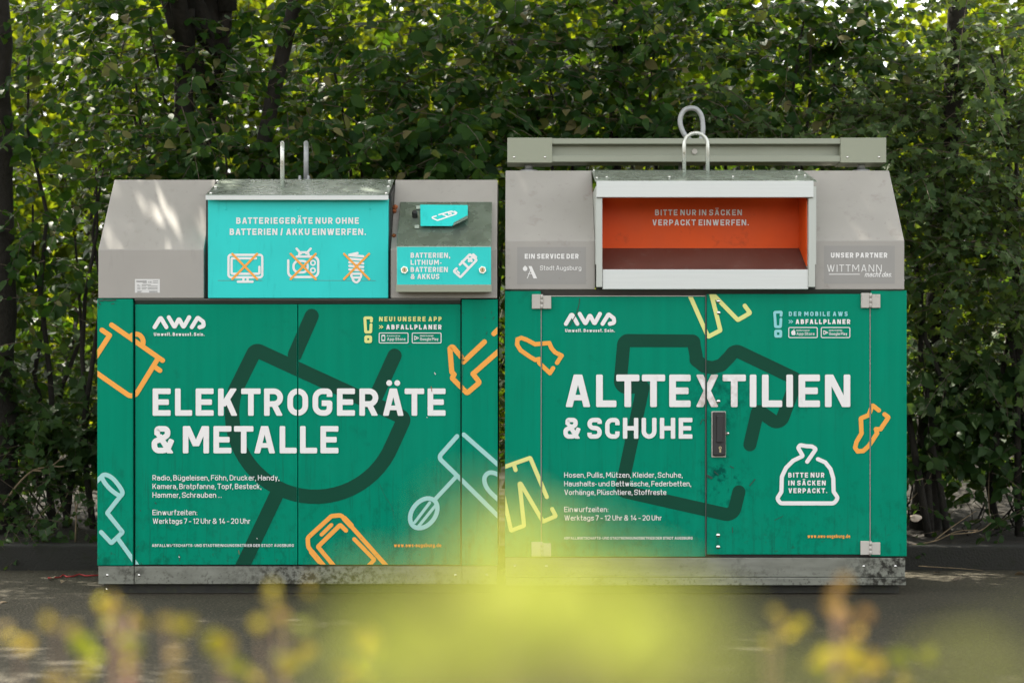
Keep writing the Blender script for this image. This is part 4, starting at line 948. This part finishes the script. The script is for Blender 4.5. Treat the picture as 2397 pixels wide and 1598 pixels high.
TREES = [
    ('dark straight tree trunk cut by the left edge of the photo', 0, 60, -4, 880, 1.4, .098, (-3.9, 1.2, 5.2), (1.6, 1.6, 1.3), 640, 1),
    ('upright dark tree rising behind the left end of the electronics container', 440, 40, 436, 420, 1.55, .078, (-2.9, .9, 5.6), (1.5, 1.7, 1.4), 640, 2),
    ('slim tree leaning right, second of the leaning pair behind the cyan drum', 592, 20, 530, 300, 1.65, .046, (-2.1, 1.5, 4.9), (1.4, 1.6, 1.1), 560, 3),
    ('slanting dark tree behind the two hoops of the electronics container', 742, 70, 652, 400, 1.5, .048, (-1.2, .8, 5.4), (1.5, 1.7, 1.3), 640, 4),
    ('dark upright tree behind the lifting beam, left of its hoop', 1452, 150, 1446, 300, 1.5, .038, (.4, 1.0, 5.2), (1.6, 1.6, 1.3), 640, 5),
    ('stout tree right of the textile container, its bare trunk showing low', 2212, 640, 2186, 960, 1.45, .064, (2.3, 1.2, 5.4), (1.6, 1.6, 1.3), 560, 6),
]
for t_ in TREES: tree(*t_)

# hedge of leafy shrubs right behind the containers (in the shade)
def cl_px(lst): return [(*P(a, b, y), s) for a, b, y, s in lst]
HG = 'leafy hedge shrubs behind the containers'
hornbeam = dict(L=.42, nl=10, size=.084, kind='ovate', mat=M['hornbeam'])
shrub('hedge_shrub', 'dark hornbeam shrub filling the gap left of the electronics container', 'shrub', HG, (-2.15, 1.55, .15),
      cl_px([(60, 120, 1.5, .22), (180, 220, 1.7, .22), (90, 340, 1.5, .2), (230, 400, 1.35, .2), (60, 480, 1.6, .22), (190, 560, 1.7, .2), (110, 640, 1.5, .18), (40, 760, 1.9, .2), (190, 700, 2.2, .25), (60, 900, 1.8, .2)]), 215, stems=6, **hornbeam)
shrub('hedge_shrub', 'hornbeam shrub with sprays hanging just above the left grey hood', 'shrub', HG, (-1.25, 1.5, .15),
      cl_px([(300, 200, 1.5, .2), (420, 180, 1.6, .2), (360, 300, 1.3, .18), (480, 330, 1.2, .16), (400, 400, 1.15, .14), (560, 400, 1.15, .14), (520, 100, 1.7, .22), (330, 60, 1.6, .2), (640, 250, 1.8, .22), (620, 420, 1.3, .14)]), 245, stems=5, **hornbeam)
shrub('hedge_shrub', 'hornbeam shrub massed behind the battery box and the gap between the containers', 'shrub', HG, (-.25, 1.5, .15),
      cl_px([(760, 100, 1.6, .2), (830, 260, 1.4, .2), (800, 380, 1.2, .16), (940, 360, 1.2, .17), (1060, 380, 1.2, .16), (930, 180, 1.5, .2), (1050, 250, 1.6, .2), (1130, 330, 1.3, .17), (900, 60, 1.7, .22), (1060, 100, 1.6, .2), (1172, 480, 1.4, .2)]), 390, stems=5, **hornbeam)
shrub('hedge_shrub', 'hornbeam shrub with broad leaves above the left half of the steel beam', 'shrub', HG, (.55, 1.5, .15),
      cl_px([(1210, 90, 1.5, .2), (1300, 200, 1.5, .18), (1420, 100, 1.4, .2), (1360, 300, 1.4, .15), (1240, 300, 1.6, .16), (1480, 230, 1.5, .18), (1340, 40, 1.6, .2), (1540, 60, 1.5, .2), (1560, 300, 1.4, .12)]), 270, stems=5, **hornbeam)
shrub('hedge_shrub', 'dark shrub behind the right half of the steel beam, sky showing through its top', 'shrub', HG, (1.3, 1.5, .15),
      cl_px([(1640, 40, 1.5, .18), (1760, 210, 1.5, .16), (1680, 260, 1.4, .14), (1840, 170, 1.6, .16), (1880, 40, 1.5, .2), (1780, 20, 1.6, .16), (1920, 260, 1.5, .16), (1720, 330, 1.4, .12), (1960, 60, 1.6, .15), (2030, 70, 1.6, .15)]), 245, stems=4, **hornbeam)
maple = dict(L=.34, nl=10, size=.064, kind='lobed', mat=M['maple'])
shrub('maple_shrub', 'grey-green field maple with small lobed leaves beside the right grey hood', 'shrub', None, (2.0, 1.3, .15),
      cl_px([(2060, 300, 1.4, .15), (2140, 380, 1.2, .16), (2200, 480, 1.15, .15), (2150, 560, 1.2, .14), (2260, 350, 1.2, .18), (2200, 640, 1.2, .15), (2260, 560, 1.1, .15), (2170, 740, 1.3, .15), (2160, 840, 1.4, .12), (1990, 340, 1.4, .14), (2050, 180, 1.6, .18)]), 420, stems=6, **maple)
shrub('maple_shrub', 'field maple with sunlit lobed leaves against the right edge of the photo', 'shrub', None, (2.55, 1.4, .15),
      cl_px([(2340, 120, 1.3, .18), (2370, 260, 1.2, .16), (2320, 420, 1.15, .16), (2370, 540, 1.2, .16), (2300, 700, 1.3, .15), (2380, 700, 1.2, .16), (2280, 60, 1.5, .18), (2220, 200, 1.5, .16), (2360, 820, 1.4, .14)]), 370, stems=6, **maple)
shrub('maple_shrub', 'thin maple sprig with pale lobed leaves hanging beside the steel ring', 'shrub', None, (1.05, 1.15, .15),
      cl_px([(1668, 200, 1.0, .05), (1700, 280, .95, .05), (1735, 310, .95, .05), (1850, 300, 1.05, .06), (1830, 280, 1.05, .05)]), 26, stems=3, stem_r=.008, **maple)

shrub('hedge_shrub', 'dark hornbeam shrub beyond the left edge trunk', 'shrub', HG, (-3.3, 1.5, .15), [(-3.3 + random.uniform(-.5, .5), 1.5 + random.uniform(-.2, .3), random.uniform(.5, 3.3), .24) for _ in range(14)], 260, stems=5, **hornbeam)
shrub('hedge_shrub', 'dark hornbeam shrub beyond the right edge maple', 'shrub', HG, (3.4, 1.5, .15), [(3.4 + random.uniform(-.5, .5), 1.5 + random.uniform(-.2, .3), random.uniform(.5, 3.3), .24) for _ in range(14)], 260, stems=5, **hornbeam)
# mid layer, dimmed by dark leaf colour, and sunlit wood beyond
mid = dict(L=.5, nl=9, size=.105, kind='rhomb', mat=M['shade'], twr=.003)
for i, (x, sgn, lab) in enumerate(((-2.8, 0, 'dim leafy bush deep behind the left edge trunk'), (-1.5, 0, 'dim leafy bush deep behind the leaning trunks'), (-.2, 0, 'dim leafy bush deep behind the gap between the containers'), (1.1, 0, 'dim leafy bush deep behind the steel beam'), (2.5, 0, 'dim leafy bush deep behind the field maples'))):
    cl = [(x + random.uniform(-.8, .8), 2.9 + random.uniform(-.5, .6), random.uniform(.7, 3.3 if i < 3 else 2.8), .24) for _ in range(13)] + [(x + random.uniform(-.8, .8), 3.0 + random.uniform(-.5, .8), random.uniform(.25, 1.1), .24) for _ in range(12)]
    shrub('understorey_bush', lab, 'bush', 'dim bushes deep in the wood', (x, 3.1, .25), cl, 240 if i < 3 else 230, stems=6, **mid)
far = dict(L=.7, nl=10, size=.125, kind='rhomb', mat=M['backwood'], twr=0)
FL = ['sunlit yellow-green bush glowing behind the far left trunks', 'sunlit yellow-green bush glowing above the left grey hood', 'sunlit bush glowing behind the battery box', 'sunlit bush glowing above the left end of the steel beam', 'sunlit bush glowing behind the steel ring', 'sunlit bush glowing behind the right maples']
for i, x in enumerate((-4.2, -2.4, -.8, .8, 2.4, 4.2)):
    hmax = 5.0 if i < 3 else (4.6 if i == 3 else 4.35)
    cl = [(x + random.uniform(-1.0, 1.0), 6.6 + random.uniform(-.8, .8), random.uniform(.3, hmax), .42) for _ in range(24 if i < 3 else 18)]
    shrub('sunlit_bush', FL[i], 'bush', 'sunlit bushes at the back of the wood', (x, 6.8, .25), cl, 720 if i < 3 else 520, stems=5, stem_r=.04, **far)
n = 9000
O = np.stack([rng.normal(-.5, 5.5, n), rng.uniform(10.5, 13.5, n), rng.uniform(.2, 5.6, n)], -1)
O = O[O[:, 2] < np.where(O[:, 0] < .3, 5.6, 5.1) + .6 * np.sin(O[:, 0] * 1.3)]
pos, ld, nr, sz, tw = sprays(O, rng.normal(0, 1, (len(O), 3)), np.full(len(O), .9), 8, .29, (0, -.3, .7))
V, F = leaves(pos, ld, nr, sz, 'rhomb'); o = npobj('distant_wood', V, F, M['backwood']); tag(o, 'pale sunlit foliage of the far wood seen through gaps', 'wood', None, 'stuff')

# undergrowth at the foot of the hedge, either side
def under(lab, x0, x1, y0, y1, z0, z1, nspray, size, name='bramble_plant', kind='lobed', cat='plant', group='low plants along the kerb'):
    cl = [(random.uniform(x0, x1), random.uniform(y0, y1), random.uniform(z0, z1), .10) for _ in range(12)]
    shrub(name, lab, cat, group, ((x0 + x1) / 2, (y0 + y1) / 2, .12), cl, int(nspray * 1.8), .26, 7, size, kind, M['under'], 5, droop=.35, twr=.002, stem_r=.006)
under('ivy-like ground plant on the bank at the far left', -2.75, -2.2, 1.35, 1.9, .55, .95, 85, .075)
under('leafy bramble beside the left wall of the electronics container', -2.25, -1.8, 1.3, 1.9, .45, .98, 85, .075)
under('small creeping plant at the kerb below the left twigs', -2.7, -1.8, 1.1, 1.5, .16, .45, 50, .05)
under('broad-leaved plant on the bank right of the textile container', 1.85, 2.3, 1.35, 1.9, .45, 1.0, 90, .10, 'bank_plant', 'ovate')
under('broad-leaved plant on the bank at the right edge', 2.25, 2.8, 1.3, 1.9, .40, 1.0, 100, .10, 'bank_plant', 'ovate')
under('sparse creeping plant at the right kerb', 1.8, 2.8, 1.12, 1.5, .16, .36, 26, .05, 'bank_plant', 'ovate')

# dead twigs and dry stalks
DT = 'dead twigs and stalks on the bank'
def twig(lab, paths, y, r, mat=None, name='dry_twig', cat='twig'):
    bm = NB()
    for pts in paths:
        q = [P(a[0], a[1], y + (a[2] if len(a) > 2 else 0)) for a in pts]
        q = [Vector(v) for v in smooth3(q)]
        tube(bm, q, [.62 * r * (1 - .6 * i / (len(q) - 1)) for i in range(len(q))], 6)
    o = obj(name, bm, mat or M['dry']); tag(o, lab, cat, DT)
def smooth3(p, k=4):
    out = []; n = len(p)
    for i in range(n - 1):
        g_ = lambda j: p[max(0, min(n - 1, j))]
        p0, p1, p2, p3 = g_(i - 1), g_(i), g_(i + 1), g_(i + 2)
        for j in range(k):
            t = j / k; out.append(.5 * ((2 * p1) + (p2 - p0) * t + (2 * p0 - 5 * p1 + 4 * p2 - p3) * t * t + (3 * p1 - p0 - 3 * p2 + p3) * t ** 3))
    out.append(p[-1]); return out
twig('arching brown dead branch on the left bank', [[(8, 1180), (40, 1135), (78, 1100), (120, 1090), (150, 1065)], [(78, 1100), (110, 1105), (128, 1122)], [(120, 1090), (140, 1092), (150, 1090)]], 1.15, .010)
twig('bare forked stalk standing by the left container wall', [[(176, 1268), (178, 1200), (172, 1155)], [(178, 1195), (186, 1160)]], 1.1, .008)
twig('straight dry stalk slanting up on the left bank', [[(70, 1245), (95, 1205), (118, 1180)]], 1.08, .004)
twig('thin dry stalk leaning beside the left container wall', [[(130, 1205), (150, 1170), (160, 1152)]], 1.2, .004)
twig('tan dead stalks fanning out over the right kerb', [[(2130, 1276), (2190, 1265), (2240, 1243), (2290, 1240)], [(2190, 1262), (2225, 1235), (2262, 1210), (2285, 1195)], [(2225, 1250), (2290, 1243), (2320, 1222)]], 1.02, .006)
twig('thin bare stem arching right of the textile container', [[(2120, 1180), (2150, 1150), (2175, 1120), (2185, 1090)]], 1.25, .004)
twig('dry stalk lying on the asphalt below the right kerb', [[(2150, 1324), (2200, 1327), (2250, 1330), (2300, 1334)]], .85, .004)
twig('upright thin stem among the plants at the right edge', [[(2318, 1230), (2314, 1150), (2318, 1060)]], 1.3, .004)
o = obj('red_string', tube(NB(), [Vector((X(a, y), y, .006)) for a, y in ((112, .55), (125, .56), (140, .58), (148, .68), (156, .60), (172, .62), (185, .70), (200, .64), (232, .66))], .0035, 6), M['string']); tag(o, 'thin red string lying on the asphalt left of the electronics container', 'string')
bm = NB()
c = P(2143, 1212, 1.12); bmesh.ops.create_icosphere(bm, subdivisions=2, radius=.022, matrix=Matrix.Translation(c))
for v in bm.verts: v.co = c + Vector(((v.co.x - c.x) * 1.3, (v.co.y - c.y) * .4, (v.co.z - c.z) * .8)) + Vector((random.uniform(-1, 1), random.uniform(-1, 1), random.uniform(-1, 1))) * .004
o = obj('paper_scrap', bm, M['litter']); tag(o, 'crumpled pale scrap of litter on the right bank', 'litter')

random.seed(5)
for i in range(12):
    side = i % 2
    xx = random.uniform(-2.6, -1.75) if side else random.uniform(1.72, 2.7); yy = random.uniform(.35, .88) if i % 3 else random.uniform(-.9, .3)
    a_ = random.uniform(0, 6.28)
    V, F = leaves(np.array([(xx, yy, .006)]), np.array([(math.cos(a_), math.sin(a_), random.uniform(0, .25))]), np.array([(random.gauss(0, .3), random.gauss(0, .3), 1)]), np.array([random.uniform(.025, .055)]), 'ovate')
    V[:, 2] -= V[:, 2].min() - .005
    o = npobj('fallen_leaf', V, F, M['dry' if i % 4 else 'litter']); tag(o, 'dry leaf on the dark asphalt near the ' + ('left' if side else 'right') + ' kerb', 'leaf', 'dry leaves fallen on the asphalt')

# ------------------------------------------------------------------ foreground plants, close to the lens and out of focus
def sprig(lab, x, y, h, nst, nl, size, mat, spread, zfrom, cat='plant', name='young_shrub', group='blurred young shrubs in the foreground', stemr=.0035, lean=(0, 0)):
    root = empty(name, (x, y, 0), lab, cat, group)
    paths = []; Pp = []; Dd = []; Nn = []; Ss = []
    for i in range(nst):
        b = Vector((x + random.uniform(-.4, .4) * spread, y + random.uniform(-.3, .3) * spread, 0)); hh = h * random.uniform(.88, 1.0)
        t_ = Vector((x + random.uniform(-1, 1) * spread + lean[0], y + random.uniform(-.6, .6) * spread + lean[1], hh)); pts = wob(b, t_, 8, .012); paths.append((pts, stemr, stemr * .4))
        for j in range(nl):
            f = zfrom + (1 - zfrom) * (j + random.random()) / nl; k = min(7, int(f * 8)); p = pts[k].lerp(pts[k + 1], f * 8 - k)
            a = random.uniform(0, 2 * math.pi); Pp.append(p); Dd.append((math.cos(a), math.sin(a), random.uniform(-.2, .8))); Nn.append((random.gauss(0, .6), random.gauss(-.4, .5), random.uniform(.2, 1))); Ss.append(size * random.uniform(.6, 1.2))
    stem_mesh(paths, M['redstem'], 'stem', root, 6)
    V, F = leaves(np.array([tuple(p) for p in Pp]), np.array(Dd), np.array(Nn), np.array(Ss), 'ovate'); npobj('foliage', V, F, mat, root)
def shoot(lab, y, spots, size, mat, stemr, jit=.25, per=1, stemmat=None, path=None):
    """a young plant rooted in the verge by the photographer; its leaves hang round the given spots, at its own real distance"""
    c = [P(a, b, y + random.uniform(-.05, .05) * (7 + y)) for a, b in spots]
    base = Vector((sum(p.x for p in c) / len(c), y, 0)); root = empty('young_shrub', base, lab, 'plant', 'blurred young shrubs in the foreground')
    Pp, Dd, Nn, Ss, paths = [], [], [], [], []
    for k, p in enumerate(c):
        for _ in range(per):
            a = random.uniform(0, 2 * math.pi); d = Vector((math.cos(a), .6 * math.sin(a), random.uniform(-.5, .6))).normalized(); sz = size * random.uniform(1 - jit, 1 + jit)
            q = p + Vector((random.uniform(-1, 1), random.uniform(-1, 1), random.uniform(-1, 1))) * size * .35 * (per > 1)
            Pp.append(tuple(q - d * sz * .5)); Dd.append(tuple(d)); Nn.append((random.gauss(0, .5), -1 + random.gauss(0, .4), random.uniform(.1, .9))); Ss.append(sz)
        if k % 3 == 0: paths.append((wob(base + Vector((random.uniform(-.01, .01), 0, 0)), p, 7, .004), stemr, stemr * .5))
    stem_mesh(paths, M['redstem'], 'stem', root, 6)
    V, F = leaves(np.array(Pp), np.array(Dd), np.array(Nn), np.array(Ss), 'ovate'); npobj('foliage', V, F, mat, root)
random.seed(21)
shoot('low yellow-leaved sprig in the bottom left corner', -5.85, [(130, 1450), (160, 1472), (20, 1480), (40, 1512), (190, 1500), (215, 1530), (200, 1562), (235, 1548), (110, 1590), (150, 1597)], .0135, M['fore'], .0012, per=2)
shoot('taller yellow sprig with a reddish stem in front of the left skirt', -5.8, [(268, 1405), (252, 1412), (250, 1430), (318, 1448), (305, 1500), (320, 1532), (298, 1548), (262, 1465)], .0135, M['fore'], .0050, per=2)
shoot('low yellow-green sprig right of the reddish stem', -5.9, [(395, 1440), (430, 1458), (420, 1540), (520, 1490), (500, 1512), (540, 1545), (512, 1502), (570, 1580), (395, 1575)], .0135, M['fore'], .0012, per=2)
shoot('yellow sprig in front of the left container plinth', -5.9, [(655, 1390), (640, 1398), (715, 1374), (660, 1432), (682, 1462), (725, 1470), (600, 1455), (650, 1540), (700, 1530), (670, 1562), (600, 1585)], .0135, M['fore'], .0012, per=2)
shoot('pale sprig low beside the central blur', -6.0, [(850, 1480), (880, 1502), (825, 1500), (800, 1560), (860, 1560)], .0135, M['fore'], .0012, per=2)
shoot('orange-tinted sprig in front of the right skirt', -5.8, [(1975, 1365), (1965, 1388), (1950, 1420), (1965, 1432), (2028, 1425), (1985, 1452), (1995, 1482)], .0125, M['orangeleaf'], .0012, per=2)
shoot('small yellowish sprig left of the orange-tinted one', -5.85, [(1815, 1430), (1830, 1452), (1872, 1458), (1800, 1500), (1850, 1480)], .012, M['fore'], .0010)
shoot('yellow sprig low in front of the textile container', -5.85, [(1950, 1530), (1980, 1520), (2000, 1542), (2030, 1530), (2092, 1530), (2162, 1525), (2012, 1562), (1930, 1562), (2060, 1572), (2110, 1592), (1990, 1590)], .0135, M['fore'], .0012, per=2)
shoot('large lime-green blurred shoot right before the lens at lower centre', -6.72, [(1180, 1480), (1290, 1450), (1360, 1510), (1230, 1580), (1100, 1560), (1030, 1510), (1440, 1570), (1420, 1440), (1120, 1430)], .018, M['lemon'], .0008)
shoot('pale lime blurred shoot before the lens, below the gap between the containers', -6.76, [(1140, 1250), (1180, 1330), (1260, 1310), (1350, 1370), (1060, 1400)], .0125, M['lemon'], .0006)
shoot('yellow-green blurred shoot before the lens, left of the lime-green one', -6.76, [(900, 1560), (990, 1490), (1000, 1600), (800, 1620), (920, 1440)], .013, M['lemon'], .0006)
shoot('yellow-green blurred shoot before the lens at lower right', -6.76, [(1500, 1500), (1590, 1560), (1620, 1470), (1540, 1400)], .013, M['lemon'], .0006)
shoot('faint olive blurred shoot before the lens in the bottom right corner', -6.80, [(1850, 1660), (2270, 1640), (2390, 1540)], .009, M['lemon'], .0005)
